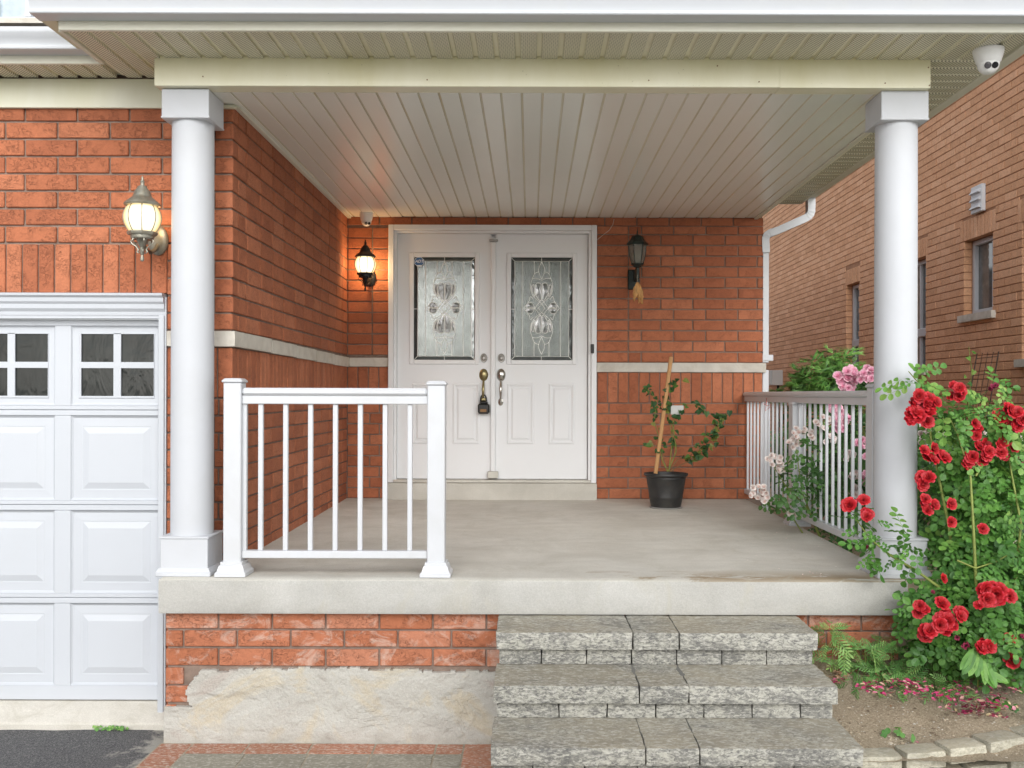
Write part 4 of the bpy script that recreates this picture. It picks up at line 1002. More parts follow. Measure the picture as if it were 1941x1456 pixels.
# unlit coach lantern right of the door
t = thing('wall_lantern', 'unlit dark green coach lantern right of the double doors', 'wall lamp', (0.862, 7.88, 1.75))
c_ = (0.862, 7.88, 0)
m_ = MB(); m_.lathe([(0.082, 2.072), (0.086, 2.078), (0.084, 2.090), (0.078, 2.094), (0.062, 2.110), (0.045, 2.140), (0.041, 2.145), (0.02, 2.152), (0.008, 2.158), (0.006, 2.175), (0.0085, 2.182), (0.004, 2.19), (0.001, 2.215)], c_, 6); part('roof', m_, 'dark_green', t)
gp = [(0.046, 1.925), (0.055, 1.955), (0.063, 1.99), (0.0685, 2.03), (0.071, 2.072)]
m_ = MB(); m_.lathe(gp, c_, 6); part('glass_shade', m_, 'unlit', t)
for k_ in range(6):
    an = 2 * math.pi * k_ / 6; part('rib', MB().tube([(0.862 + r * math.cos(an), 7.88 + r * math.sin(an), z) for r, z in gp], 0.004, 5), 'dark_green', t)
m_ = MB(); m_.lathe([(0.012, 1.925), (0.026, 1.95), (0.03, 1.985), (0.024, 2.02), (0.0, 2.035)], c_, 14); part('bulb', m_, 'bulb', t, 60)
m_ = MB(); m_.lathe([(0.0, 1.895), (0.03, 1.895), (0.035, 1.905), (0.052, 1.915), (0.054, 1.924), (0.0, 1.9245)], c_, 12); part('collar', m_, 'dark_green', t)
m_ = MB(); m_.box(0.805, 0.895, 8.075, 8.097, 1.735, 1.90, 0.008); part('wall_plate', m_, 'dark_green', t)
m_ = MB(); m_.box(0.850, 0.880, 7.865, 8.076, 1.80, 1.894, 0.006); m_.box(0.862, 0.884, 7.87, 7.95, 1.715, 1.80, 0.004); part('arm', m_, 'dark_green', t)
# dried corn husk hanging from it
t = thing('dried_husk', 'bunch of dried corn husk hanging under the unlit lantern', 'decoration', (0.862, 7.85, 1.56))
r2 = random.Random(4)
part('string', MB().tube([(0.862, 7.848, 1.83), (0.858, 7.84, 1.80), (0.862, 7.845, 1.765)], 0.0015, 4), 'string', t)
for k_ in range(11):
    a = r2.uniform(-1, 1); ln = r2.uniform(0.11, 0.19); y_ = 7.845 + r2.uniform(-0.012, 0.012); m_ = MB(); vs, fs = [], []
    for i in range(7):
        u = i / 6; w_ = 0.014 * math.sin(math.pi * min(1, u * 0.85 + 0.1)) + 0.002; cx_ = 0.862 + a * 0.045 * u ** 0.8 + 0.006 * math.sin(u * 9 + k_); zz = 1.768 - ln * u
        vs += [(cx_ - w_, y_ + 0.008 * math.sin(u * 5 + k_), zz), (cx_, y_ - 0.010, zz), (cx_ + w_, y_ + 0.008 * math.cos(u * 6), zz)]
        if i: b0 = (i - 1) * 3; fs += [(b0, b0 + 1, b0 + 4, b0 + 3), (b0 + 1, b0 + 2, b0 + 5, b0 + 4)]
    m_.add(vs, fs); part('husk', m_, 'husk', t, 60)
# wire tacked by the door corner
solo('wire', MB().tube([P(1163, 415, 8.09), P(1161, 425, 8.085), P(1154, 436, 8.08), P(1145, 443, 8.085), P(1134, 452, 8.08), P(1131, 455, 8.085)], 0.002, 5), 'string', 'thin loose white wire curling from the ceiling to the door frame', 'wire')

# ================================================================== CAMERAS
def dome_cam(X, Y, Z, r, label, look, cover):
    t = thing('security_camera', label, 'security camera', (X, Y, Z), 'white turret security cameras')
    m_ = MB(); m_.lathe([(r * 1.0, 0), (r * 1.0, -0.012), (r * 0.93, -0.03), (r * 0.80, -0.058), (r * 0.72, -0.064), (0, -0.064)], (X, Y, Z), 32); part('housing', m_, 'plastic', t, 40)
    c_ = Vector((X, Y, Z)) + Vector((0, 0, -0.066)); rb = r * 0.72; lk = Vector(look).normalized()
    rot = lk.to_track_quat('Z', 'Y').to_matrix()
    pr = [(rb * math.sin(a), rb * math.cos(a)) for a in [math.pi * (1 - i / 14) for i in range(15)] if math.cos(a) < 0.86] + [(rb * 0.48, rb * 0.88), (0, rb * 0.88)]
    m_ = MB(); m_.lathe(pr, (0, 0, 0), 28); m_.v = [tuple(c_ + rot @ Vector(v)) for v in m_.v]; part('ball', m_, 'plastic', t, 50)
    up = Vector((0, 0, 1)); sd = lk.cross(up).normalized(); u2 = sd.cross(lk).normalized()
    for a, mt, nm in ((-0.23, 'lens', 'lens'), (0.23, 'led', 'infrared_led')):
        m_ = MB(); m_.lathe([(rb * 0.30, 0), (rb * 0.29, 0.003), (rb * (0.2 if mt == 'lens' else 0.26), 0.004), (0, 0.0045)], (0, 0, 0), 20)
        cc_ = c_ + lk * rb * 0.885 + sd * a * rb * 1.45; m_.v = [tuple(cc_ + rot @ Vector(v)) for v in m_.v]; part(nm, m_, mt, t, 40)
        if mt == 'led':
            m_ = MB(); m_.lathe([(rb * 0.31, -0.001), (rb * 0.31, 0.0035), (rb * 0.27, 0.0035), (rb * 0.27, -0.001)], (0, 0, 0), 20); m_.v = [tuple(cc_ + rot @ Vector(v)) for v in m_.v]; part('led_ring', m_, 'lens', t, 40)
dome_cam(2.115, 4.515, 2.465, 0.068, 'white turret security camera under the soffit at the top right corner', (-0.10, -1, -0.45), 1)
dome_cam(-1.335, 7.93, 2.333, 0.056, 'white turret security camera on the porch ceiling above the lit black lantern', (0.55, -1, -0.75), 1)

# sticker, lockbox
t = thing('security_sticker', 'blue octagonal security sticker on the left door glass', 'sticker', (dx(794), 8.116, dz(497)))
part('octagon', MB().lathe([(0.0425, 0), (0.0425, -0.0012), (0, -0.0012)], (dx(794), 8.1185, dz(497)), 8, rot=R(22.5), axis='y'), 'stickerwhite', t)
part('blue_field', MB().lathe([(0.0385, 0), (0.0385, -0.0012), (0, -0.0012)], (dx(794), 8.117, dz(497)), 8, rot=R(22.5), axis='y'), 'blue', t)
fc = bpy.data.curves.new('lettering', 'FONT'); fc.body = 'ADT'; fc.size = 0.034; fc.extrude = 0.0004; fc.align_x = 'CENTER'; fc.align_y = 'CENTER'; fc.shear = 0.25; fc.offset = 0.0006
fo = bpy.data.objects.new('lettering', fc); col.objects.link(fo); fo.parent = t; fo.rotation_euler = (R(90), 0, 0); fo.location = (0, -0.002, 0.003); fc.materials.append(M['stickerwhite'])
bpy.context.view_layer.update(); lm = bpy.data.meshes.new_from_object(fo.evaluated_get(bpy.context.evaluated_depsgraph_get())); lm.name = 'lettering'
fm = bpy.data.objects.new('sticker_text', lm); col.objects.link(fm); fm.parent = t; fm.rotation_euler = fo.rotation_euler; fm.location = fo.location; bpy.data.objects.remove(fo); fm.name = 'lettering'
part('underline', MB().box(dx(790), dx(799), 8.1148, 8.1156, dz(505), dz(503.5)), 'stickerwhite', t)
lx, lz = dx(917), dz(773)
t = thing('key_lockbox', 'black key lockbox hanging from the left door handle', 'lockbox', (lx, 8.075, lz))
part('body', MB().box(lx - 0.046, lx + 0.05, 8.045, 8.105, lz - 0.05, lz + 0.035, 0.012).box(lx - 0.03, lx + 0.034, 8.05, 8.10, lz + 0.03, lz + 0.056, 0.01), 'black', t)
part('dial_window', MB().box(lx - 0.026, lx + 0.026, 8.042, 8.0448, lz - 0.036, lz - 0.012, 0.001), simple and 'stem_brown', t)
pts = [(lx + 0.024 * math.cos(a), 8.074, lz + 0.062 + 0.045 * math.sin(a)) for a in [math.pi * i / 10 for i in range(11)]]
part('shackle', MB().tube([(lx + 0.024, 8.074, lz + 0.04)] + pts + [(lx - 0.024, 8.074, lz + 0.04)], 0.0065, 8), 'black', t, 60)
part('shackle_collar', MB().box(lx - 0.017, lx + 0.019, 8.06, 8.09, lz + 0.056, lz + 0.082, 0.006), 'antique', t)

# ================================================================== NEIGHBOURING HOUSE
NX = 5.0
nb = thing('neighbouring_house', 'buff brown brick house next door seen past the right column', 'house', (NX, 12, -0.5))
wins = [(10.56, 11.26, 1.79, 2.64), (12.35, 13.25, 1.21, 2.63), (14.87, 15.45, 1.21, 2.60), (9.05, 9.93, 1.24, 2.63)]
m_ = MB()
def wallseg(y0, y1, z0, z1): m_.box(NX + 0.008, NX + 0.25, y0, y1, z0, z1)
ysorted = sorted(wins); yc = 6.0
for (a, b_, z0, z1) in ysorted:
    wallseg(yc, a - .006, -1, 7.5); wallseg(a - .0059, b_ + .0059, -1, z0 - .004); wallseg(a - .0059, b_ + .0059, z1 + .006, 7.5); yc = b_ + .006
wallseg(yc, 45, -1, 7.5)
nw = part('wall', m_, 'mortar_far', nb)
NBk = Bricks('brick_far')
CN = 0.0885; z = -0.9; k = 0
while z < 4.9:
    off = (0, BL * 0.5)[k % 2]; segs = [(7.5, 23.5)]
    for a, b_, z0, z1 in wins:
        lo, hi = z0, z1 + 0.245
        if z + CN > lo + 0.02 and z < hi - 0.02:
            new = []
            for s0, s1 in segs:
                sa, sb = (a - 0.06, b_ + 0.06) if z > z1 - 0.02 else (a, b_)
                if sb <= s0 or sa >= s1: new.append((s0, s1)); continue
                if s0 < sa: new.append((s0, sa))
                if sb < s1: new.append((sb, s1))
            segs = new
    for s0, s1 in segs: NBk.row(nw, 'y', s0, s1, NX, z + 0.005, z + CN - 0.005, (off + (s0 - 7.5)) % MODL if s0 > 7.5 else off, -1)
    z += CN; k += 1
for a, b_, z0, z1 in wins:
    y = a - 0.055
    while y < b_ + 0.05: NBk.put(nw, NX + rnd.uniform(-.002, .002), NX + BD, y, y + 0.077, z1 + 0.005, z1 + 0.24, '-x'); y += 0.087
NBk.build(300)
for wi, (a, b_, z0, z1) in enumerate(wins):
    m_ = MB(); xw = NX + 0.10; f = 0.055
    m_.box(xw, xw + 0.07, a - .004, a + f, z0, z1, 0.004).box(xw, xw + 0.07, b_ - f, b_ + .004, z0, z1, 0.004).box(xw, xw + 0.07, a + f, b_ - f, z1 - f, z1, 0.004).box(xw, xw + 0.07, a + f, b_ - f, z0, z0 + f, 0.004)
    mid = (a + b_) / 2
    if wi in (1, 2, 3): m_.box(xw - 0.012, xw + 0.06, a + .001, b_ - .001, z0 + 0.42, z0 + 0.53, 0.01)
    m_.box(xw + 0.012, xw + 0.055, mid - 0.02 - 0.12 * (wi == 0), mid + 0.02 - 0.12 * (wi == 0), z0 + f, z1 - f, 0.003)
    wo_ = part('window', m_, 'white', nb)
    part('pane', MB().box(xw + 0.045, xw + 0.052, a + 0.03, b_ - 0.03, z0 + 0.03, z1 - 0.03), 'far_pane', wo_)
    m_ = MB(); rough_box(m_, NX - 0.05, NX + 0.16, a - 0.07, b_ + 0.07, z0 - 0.085, z0 - 0.002, 0.05, 0.004, 0.006, 80 + wi, 0.5, False); part('window_sill', m_, 'limestone', wo_, 50)
# vent hood
m_ = MB(); m_.box(NX - 0.05, NX - 0.001, 10.72, 10.98, 2.90, 3.20, 0.006)
for q in range(3): m_.prism([(NX - 0.085, 2.945 + q * 0.085), (NX - 0.0502, 2.99 + q * 0.085), (NX - 0.0502, 2.94 + q * 0.085)], 10.74, 10.96, 'y')
part('vent_hood', m_, 'white', nb)
t = thing('meter_box', 'small grey utility box on the neighbouring wall by the downspout', 'utility box', (NX - 0.1, 19.5, 1.0))
part('box', MB().box(NX - 0.22, NX - 0.001, 19.3, 19.55, 1.06, 1.36, 0.01), 'grey_box', t); part('side_box', MB().box(NX - 0.12, NX - 0.001, 19.56, 19.95, 1.10, 1.30, 0.01), 'grey_box', t); part('conduit', MB().tube([(NX - .06, 19.45, 1.06), (NX - .06, 19.45, -0.5)], 0.025, 8), 'black', t)

# ================================================================== PLANTS
def leaflet(L_, W_, fold=0.25, pts=6):
    # rounded leaflet along +x, folded at the midrib
    xs_ = [0, 0.22, 0.6, 0.88, 1.0]; ws = [0.0, 0.72, 1.0, 0.62, 0.0]
    v = [(x * L_, 0, -0.10 * L_ * x * x) for x in xs_]; f = []
    up = []; dn = []
    for x, w_ in zip(xs_[1:4], ws[1:4]):
        up.append(len(v)); v.append((x * L_, w_ * W_ / 2, fold * w_ * W_ / 2 - 0.1 * L_ * x * x)); dn.append(len(v)); v.append((x * L_, -w_ * W_ / 2, fold * w_ * W_ / 2 - 0.1 * L_ * x * x))
    f += [(0, 1, up[0]), (1, 2, up[1], up[0]), (2, 3, up[2], up[1]), (3, 4, up[2]), (0, dn[0], 1), (1, dn[0], dn[1], 2), (2, dn[1], dn[2], 3), (3, dn[2], 4)]
    return v, f
def heart(L_, W_):
    o = [(0, 0), (-0.12, 0.3), (0.1, 0.5), (0.45, 0.42), (0.8, 0.16), (1.0, 0), (0.8, -0.16), (0.45, -0.42), (0.1, -0.5), (-0.12, -0.3)]
    v = [(0.35 * L_, 0, -0.03 * L_)] + [(x * L_, y * W_, 0.10 * abs(y) * W_ * 2 - 0.08 * L_ * x * x) for x, y in o]
    return v, [(0, i + 1, (i + 1) % 10 + 1) for i in range(10)]
def xf(vs, m_): return [tuple(m_ @ Vector(v)) for v in vs]
def compound(kind, r_, tint):
    """one compound leaf at the origin along +x"""
    mb = MB()
    if kind == 'rose':
        s = r_.uniform(0.85, 1.15); n_ = r_.choice((2, 2, 3)); Lr = 0.030 * n_ * s
        for k_ in range(n_):
            x = Lr * (k_ + 0.55) / (n_ + 0.2)
            for sg in (1, -1):
                v, f = leaflet(0.029 * s, 0.023 * s, 0.2); mb.add(xf(v, Matrix.Translation((x, 0.001 * sg, 0)) @ Matrix.Rotation(sg * R(r_.uniform(55, 80)), 4, 'Z') @ Matrix.Rotation(R(r_.uniform(-25, 25)), 4, 'X')), f, max(0, min(1, tint + r_.uniform(-.12, .12))))
        v, f = leaflet(0.034 * s, 0.028 * s, 0.2); mb.add(xf(v, Matrix.Translation((Lr * 0.98, 0, 0)) @ Matrix.Rotation(R(r_.uniform(-20, 20)), 4, 'X')), f, tint)
        mb.tube([(0, 0, 0), (Lr, 0, 0)], 0.0009, 3, tint)
    elif kind == 'feather':
        s = r_.uniform(0.8, 1.2); Lr = 0.082 * s
        for k_ in range(6):
            x = Lr * (k_ + 0.8) / 6.3
            for sg in (1, -1):
                v, f = leaflet(0.034 * s * math.sin(0.7 + 1.9 * (k_ + 1) / 7), 0.0058 * s, 0.1); mb.add(xf(v, Matrix.Translation((x, 0, -0.3 * x * x / Lr)) @ Matrix.Rotation(sg * R(48), 4, 'Z') @ Matrix.Rotation(R(r_.uniform(-20, 20)), 4, 'X')), f, max(0, min(1, tint + r_.uniform(-.1, .1))))
        v, f = leaflet(0.032 * s, 0.008 * s, 0.1); mb.add(xf(v, Matrix.Translation((Lr * 0.98, 0, -0.29 * Lr))), f, tint); mb.tube([(0, 0, 0), (Lr * .5, 0, -.08 * Lr), (Lr, 0, -0.3 * Lr)], 0.001, 3, tint)
    elif kind == 'vine':
        s = r_.uniform(0.7, 1.25); v, f = heart(0.052 * s, 0.048 * s); mb.add(v, f, tint)
    elif kind == 'blade':
        v, f = leaflet(r_.uniform(0.10, 0.15), 0.042, 0.25); mb.add(v, f, tint)
    elif kind == 'needle':
        for k_ in range(26):
            a = r_.uniform(-0.75, 0.75); x = r_.uniform(0, 0.07); ln = r_.uniform(0.025, 0.055)
            d = Vector((1.0, a, r_.uniform(-.5, .6))).normalized() * ln; w_ = Vector((-d.y, d.x, 0.3 * ln)).normalized() * 0.0042
            p0 = Vector((x, 0, 0)); mb.add([p0 - w_, p0 + w_, p0 + d], [(0, 1, 2)], max(0, min(1, tint + r_.uniform(-.2, .3))))
    elif kind == 'round':
        for k_ in range(3):
            s = r_.uniform(0.8, 1.2); v, f = leaflet(0.032 * s, 0.026 * s, 0.2)
            mb.add(xf(v, Matrix.Rotation(R(-60 + 60 * k_), 4, 'Z')), f, max(0, min(1, tint + r_.uniform(-.1, .1))))
    return mb
VAR = {}
def variants(kind, mat, n_=8):
    if (kind, mat) not in VAR:
        r_ = random.Random(hash((kind, mat)) % 1000 if False else len(VAR) + 11); L_ = []
        for i in range(n_):
            mb = compound(kind, r_, (i + 0.5) / n_); me = mb.mesh('leaf'); me.materials.append(M[mat]); L_.append((mb, me))
        VAR[kind, mat] = L_
    return VAR[kind, mat]
def leafrot(r_, out, updown=0.5, camw=0.35):
    # leaf blade normal: mix of up, outwards and some scatter
    nrm = (Vector((0, 0, 1)) * updown + Vector(out) * 0.5 + Vector((0, -1, 0)) * camw + Vector((r_.uniform(-1, 1), r_.uniform(-1, 1), r_.uniform(-1, 1))) * 0.45).normalized()
    d = Vector((r_.uniform(-1, 1), r_.uniform(-1, 1), r_.uniform(-.7, .5))) + Vector(out) * 0.8
    d = (d - nrm * d.dot(nrm)).normalized(); s = nrm.cross(d)
    return Matrix((d, s, nrm)).transposed()
def foliage(t, pts, kind, mat, limit, r_, name='leaf', scale=1.0, tintf=None, out0=None):
    """pts: list of (pos, outward). nearest ones become parts, the rest one stuff part"""
    var = variants(kind, mat)
    pts = sorted(pts, key=lambda p: p[0].y); rest = MB()
    for i, (p_, o_) in enumerate(pts):
        rot = leafrot(r_, o_); b0 = int(max(0, min(len(var) - 1, (tintf(p_, r_) if tintf else r_.random()) * len(var)))); sc_ = scale * r_.uniform(0.65, 1.35)
        if i < limit:
            inst(name, var[b0][1], t, p_, rot.to_euler(), sc_)
        else:
            mb = var[b0][0]; m4 = rot * sc_
            k0 = len(rest.v); rest.v += [tuple(m4 @ Vector(v) + p_) for v in mb.v]; rest.f += [tuple(i_ + k0 for i_ in f) for f in mb.f]; rest.t += mb.t
    if rest.v: part('foliage', rest, mat, t, kind='stuff')
def blobs_pts(blobs, r_, avoid=None):
    out = []
    for (px, py, rx, ry, d, rd, n_) in blobs:
        c_ = P(px, py, d); s = F / d; ax, az = rx / s, ry / s
        for _ in range(n_):
            while True:
                u = Vector((r_.uniform(-1, 1), r_.uniform(-1, 1), r_.uniform(-1, 1)))
                if u.length <= 1 and (u.length > 0.45 or r_.random() < 0.3): break
            wob = 1 + 0.28 * noise.noise(u * 2.3 + Vector((px * .1, py * .1, 0)))
            p_ = c_ + Vector((u.x * ax, u.y * rd, u.z * az)) * wob
            if avoid and avoid(p_): continue
            out.append((p_, u.normalized()))
    return out
def bloom(r_, mat, rings=((3, 0.24, 97), (5, 0.38, 88), (6, 0.54, 74), (7, 0.70, 58), (8, 0.86, 40), (9, 1.0, 20)), tint=(0.15, 0.9)):
    mb = MB()
    for ri, (n_, rad, tilt) in enumerate(rings):
        for k_ in range(n_):
            az = 2 * math.pi * (k_ + 0.5 * (ri % 2) + r_.uniform(-.15, .15)) / n_; W_ = rad * math.pi / n_ * 2.3; Lp = rad * r_.uniform(0.92, 1.1)
            tl = R(tilt + r_.uniform(-13, 13)); v = []
            for i, (u, w_) in enumerate(((0, 0.25), (0.5, 0.9), (0.85, 1.0), (1.05, 0.55))):
                for sg in (-1, 0, 1):
                    lift = math.sin(tl + u * 0.25) * u * Lp - (0.16 * Lp if u > 1 else 0); rr = math.cos(tl) * u * Lp + 0.05
                    v.append((rr + (0.06 * Lp if u > 1 else 0), sg * W_ * w_ * 0.5, lift + (0.14 * W_ * w_ if sg else 0) + r_.uniform(-.055, .055)))
            f = []
            for i in range(3):
                for j in range(2): a = i * 3 + j; f.append((a, a + 3, a + 4, a + 1))
            tn = tint[0] + (tint[1] - tint[0]) * (ri / (len(rings) - 1)); mb.add(xf(v, Matrix.Rotation(az, 4, 'Z')), f, [max(0, min(1, tn * (0.6 + 0.4 * (i // 3) / 3) + r_.uniform(-.08, .08))) for i in range(12)])
    me = mb.mesh('rose_bloom', (0, 0, 0), 80); me.materials.append(M[mat]); return me
rb = random.Random(21)
RED = [bloom(rb, 'red') for _ in range(5)]; WILT = [bloom(rb, 'wilt', ((4, 0.5, 80), (5, 0.8, 62))) for _ in range(2)]
PINK = [bloom(rb, 'pink') for _ in range(4)]; PALE = [bloom(rb, 'palepink', ((4, 0.5, 60), (6, 1.0, 25))) for _ in range(3)]
def put_bloom(t, me, p_, r, rr, name='rose_bloom', tow=(0, -1, 0.45)):
    d = (Vector(tow) + Vector((rr.uniform(-.6, .6), 0, rr.uniform(-.5, .5)))).normalized()
    q = d.to_track_quat('Z', 'Y').to_matrix() @ Matrix.Rotation(rr.uniform(0, 6.28), 3, 'Z'); return inst(name, me, t, p_, q.to_euler(), r)
def cluster(t, mes, px, py, rpx, d, rr, n_, each, name='rose_bloom'):
    s = F / d; n_ = n_ if n_ == 1 else int(round(n_ * 1.35)); each *= 0.88
    for k_ in range(n_):
        a = 2 * math.pi * k_ / max(n_, 1) + rr.uniform(-.4, .4); q = 0 if n_ == 1 else rpx * rr.uniform(0.25, 0.95)
        put_bloom(t, rr.choice(mes), P(px + q * math.cos(a), py + q * math.sin(a) * 0.9, d + rr.uniform(-.03, .03)), each / s, rr, name)
def cane(m_, pts, r0, r1, n_=6):
    m_.tube(pts, [r0 + (r1 - r0) * i / (len(pts) - 1) for i in range(len(pts))], 6)

# --- red rose bush
rr = random.Random(5)
rose = thing('red_rose_bush', 'big red rose bush growing around the right porch column', 'rose bush', P(1850, 1300, 4.45))
def avoid(p_):
    if (Vector((p_.x, p_.y)) - Vector((1.80, 4.81))).length < 0.15: return True
    if p_.z < soilz(p_.x, p_.y) + 0.01: return True
    if p_.x < 1.80 and p_.y > 4.60 and p_.z < 0.0: return True
    return p_.y > 4.62 and abs(p_.x - 1.8) < 0.15 and p_.z > -0.2
bl = [(1868, 1190, 112, 98, 4.40, .28, 400), (1805, 1190, 62, 72, 4.38, .15, 140), (1905, 1110, 90, 90, 4.5, .3, 280), (1855, 1080, 66, 85, 4.55, .22, 190), (1880, 980, 92, 105, 4.62, .28, 290), (1812, 960, 48, 100, 4.75, .2, 115),
      (1905, 900, 66, 66, 4.7, .25, 120), (1840, 860, 74, 58, 4.65, .22, 120), (1805, 795, 50, 42, 4.6, .15, 52), (1868, 785, 55, 38, 4.6, .15, 55), (1932, 820, 40, 60, 4.7, .2, 45), (1695, 1035, 50, 40, 4.50, .05, 15), (1640, 995, 30, 28, 4.52, .05, 14), (1665, 1045, 34, 26, 4.5, .04, 8), (1728, 1050, 28, 22, 4.5, .05, 5), (1752, 1185, 38, 46, 4.42, .1, 48), (1738, 1165, 24, 50, 4.42, .06, 26), (1728, 715, 26, 22, 4.55, .03, 9), (1760, 740, 20, 25, 4.58, .04, 6), (1890, 735, 25, 18, 4.6, .06, 7)]
pts = blobs_pts(bl, rr, avoid)
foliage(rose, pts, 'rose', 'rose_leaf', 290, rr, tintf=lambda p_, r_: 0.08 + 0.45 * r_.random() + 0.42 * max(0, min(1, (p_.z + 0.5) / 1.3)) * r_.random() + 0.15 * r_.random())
for cp in ([P(1850, 1300, 4.5), P(1852, 1120, 4.36), P(1846, 1000, 4.38), P(1840, 900, 4.45), P(1815, 820, 4.5), P(1800, 790, 4.55)], [P(1900, 1300, 4.55), P(1925, 1110, 4.4), P(1936, 990, 4.4), P(1915, 880, 4.5), P(1905, 820, 4.6)],
           [P(1830, 1290, 4.55), P(1780, 1110, 4.45), P(1735, 1078, 4.48), P(1690, 1052, 4.5), P(1650, 1020, 4.5), P(1625, 985, 4.5)], [P(1840, 1290, 4.55), P(1800, 1000, 4.6), P(1765, 830, 4.6), P(1755, 740, 4.58), P(1722, 702, 4.55)],
           [P(1815, 1060, 4.36), P(1850, 1075, 4.34), P(1890, 1062, 4.36), P(1935, 1035, 4.4)], [P(1850, 900, 4.45), P(1885, 840, 4.5), P(1895, 760, 4.58)]):
    m_ = MB(); cane(m_, cp, 0.009 if cp[0].z < -0.4 else 0.005, 0.0022); part('cane', m_, 'stem', rose, 80)
for (px, py, rp, n_, e) in ((1745, 775, 32, 8, 15), (1728, 790, 14, 2, 13), (1762, 762, 12, 2, 13), (1815, 740, 18, 4, 12), (1910, 798, 30, 8, 14), (1938, 792, 8, 1, 14), (1845, 812, 16, 3, 11), (1765, 862, 18, 4, 12), (1788, 866, 6, 1, 14), (1862, 858, 26, 6, 13), (1832, 872, 12, 2, 12), (1902, 852, 22, 4, 12), (1750, 907, 12, 2, 14),
                        (1757, 958, 16, 3, 12), (1802, 954, 5, 1, 12), (1802, 988, 6, 1, 12), (1862, 1001, 5, 1, 12), (1611, 957, 3, 1, 16), (1637, 948, 5, 1, 13), (1644, 974, 6, 2, 11), (1787, 1095, 3, 1, 10), (1746, 1154, 10, 2, 12), (1785, 1143, 5, 1, 15),
                        (1790, 1178, 18, 5, 16), (1822, 1163, 8, 2, 13), (1880, 1122, 20, 6, 16), (1912, 1128, 4, 1, 15), (1856, 1146, 3, 1, 10), (1759, 1197, 9, 2, 15), (1864, 1225, 14, 4, 14), (1912, 1210, 7, 2, 11), (1917, 1249, 4, 1, 18)):
    d = 4.47 if py < 900 else (4.36 if py < 1100 else 4.16)
    if px < 1700: d = 4.5
    cluster(rose, RED, px, py, rp, d, rr, n_, e)
for (px, py, e) in ((1885, 733, 12), (1875, 738, 9), (1800, 748, 9), (1815, 1205, 10), (1832, 1222, 12), (1768, 1122, 8), (1935, 1205, 10), (1640, 1035, 9), (1935, 870, 11)): cluster(rose, WILT, px, py, 3, 4.5 if py < 1100 else 4.17, rr, 1, e, 'wilted_bloom')
# --- white/pale roses reaching through the side railing
wr_ = thing('white_rose', 'pale pink and white roses poking through the side railing', 'rose bush', (1.98, 6.1, -0.42))
pts = blobs_pts([(1520, 915, 42, 52, 6.05, .10, 52), (1525, 850, 26, 30, 6.05, .06, 11), (1555, 900, 20, 66, 6.1, .1, 13), (1478, 915, 22, 28, 6.2, .05, 7), (1480, 955, 18, 10, 6.2, .04, 4)], rr)
foliage(wr_, pts, 'rose', 'dark_leaf', 170, rr, scale=1.05, tintf=lambda p_, r_: 0.4 + 0.55 * r_.random())
for cp in ([(1.98, 6.1, -0.42), P(1545, 990, 6.25), P(1520, 930, 6.05), P(1510, 850, 6.05)], [(1.98, 6.1, -0.42), P(1530, 960, 6.2), P(1490, 920, 6.15), P(1468, 885, 6.2)], [(1.98, 6.1, -0.42), P(1500, 975, 6.2), P(1465, 950, 6.2), P(1440, 930, 6.25)]):
    m_ = MB(); cane(m_, cp, 0.006, 0.002); part('cane', m_, 'stem', wr_, 80)
for (px, py, rp, n_) in ((1515, 826, 22, 10), (1500, 838, 10, 3), (1465, 868, 14, 6), (1478, 888, 12, 4), (1435, 930, 16, 7), (1450, 942, 10, 4), (1500, 975, 6, 2)): cluster(wr_, PALE, px, py, rp * 1.2, 6.1, rr, n_, 6.2)
# --- pink rose bush beyond railing
pk = thing('pink_rose_bush', 'pink rose bush standing behind the side railing', 'rose bush', (2.25, 6.1, -0.42))
pts = blobs_pts([(1640, 850, 62, 120, 6.3, .5, 300), (1600, 900, 60, 90, 6.7, .5, 200), (1640, 745, 36, 22, 6.3, .2, 45), (1655, 720, 20, 18, 6.3, .1, 12), (1660, 960, 60, 80, 6.0, .3, 120)], rr, lambda p_: p_.x < 1.87)
foliage(pk, pts, 'rose', 'dark_leaf', 200, rr, scale=1.15)
for cp in ([(2.25, 6.1, -0.42), (2.2, 6.2, 0.3), (2.1, 6.3, 0.85), (2.06, 6.3, 0.98)], [(2.25, 6.1, -0.42), (2.35, 6.4, 0.4), (2.2, 6.5, 0.8)]):
    m_ = MB(); cane(m_, cp, 0.008, 0.003); part('cane', m_, 'stem', pk, 80)
for (px, py, rp, n_, e) in ((1600, 722, 18, 6, 11), (1612, 710, 14, 4, 10), (1612, 700, 9, 3, 8), (1648, 706, 13, 5, 8), (1635, 715, 8, 2, 8), (1603, 735, 8, 2, 8), (1580, 770, 16, 5, 8), (1600, 790, 14, 5, 8), (1590, 812, 10, 3, 8), (1632, 840, 10, 3, 8), (1645, 865, 8, 3, 9), (1640, 905, 12, 4, 9)): cluster(pk, PINK, px, py, rp, 5.9 if px > 1625 else 6.0, rr, n_, e)
for (px, py, rp, n_, e) in ((1560, 800, 16, 5, 6), (1610, 860, 14, 5, 6), (1575, 830, 12, 4, 6), (1625, 930, 14, 5, 7), (1650, 800, 10, 4, 6), (1620, 900, 12, 4, 6)): cluster(pk, PALE, px, py, rp, 6.0, rr, n_, e)
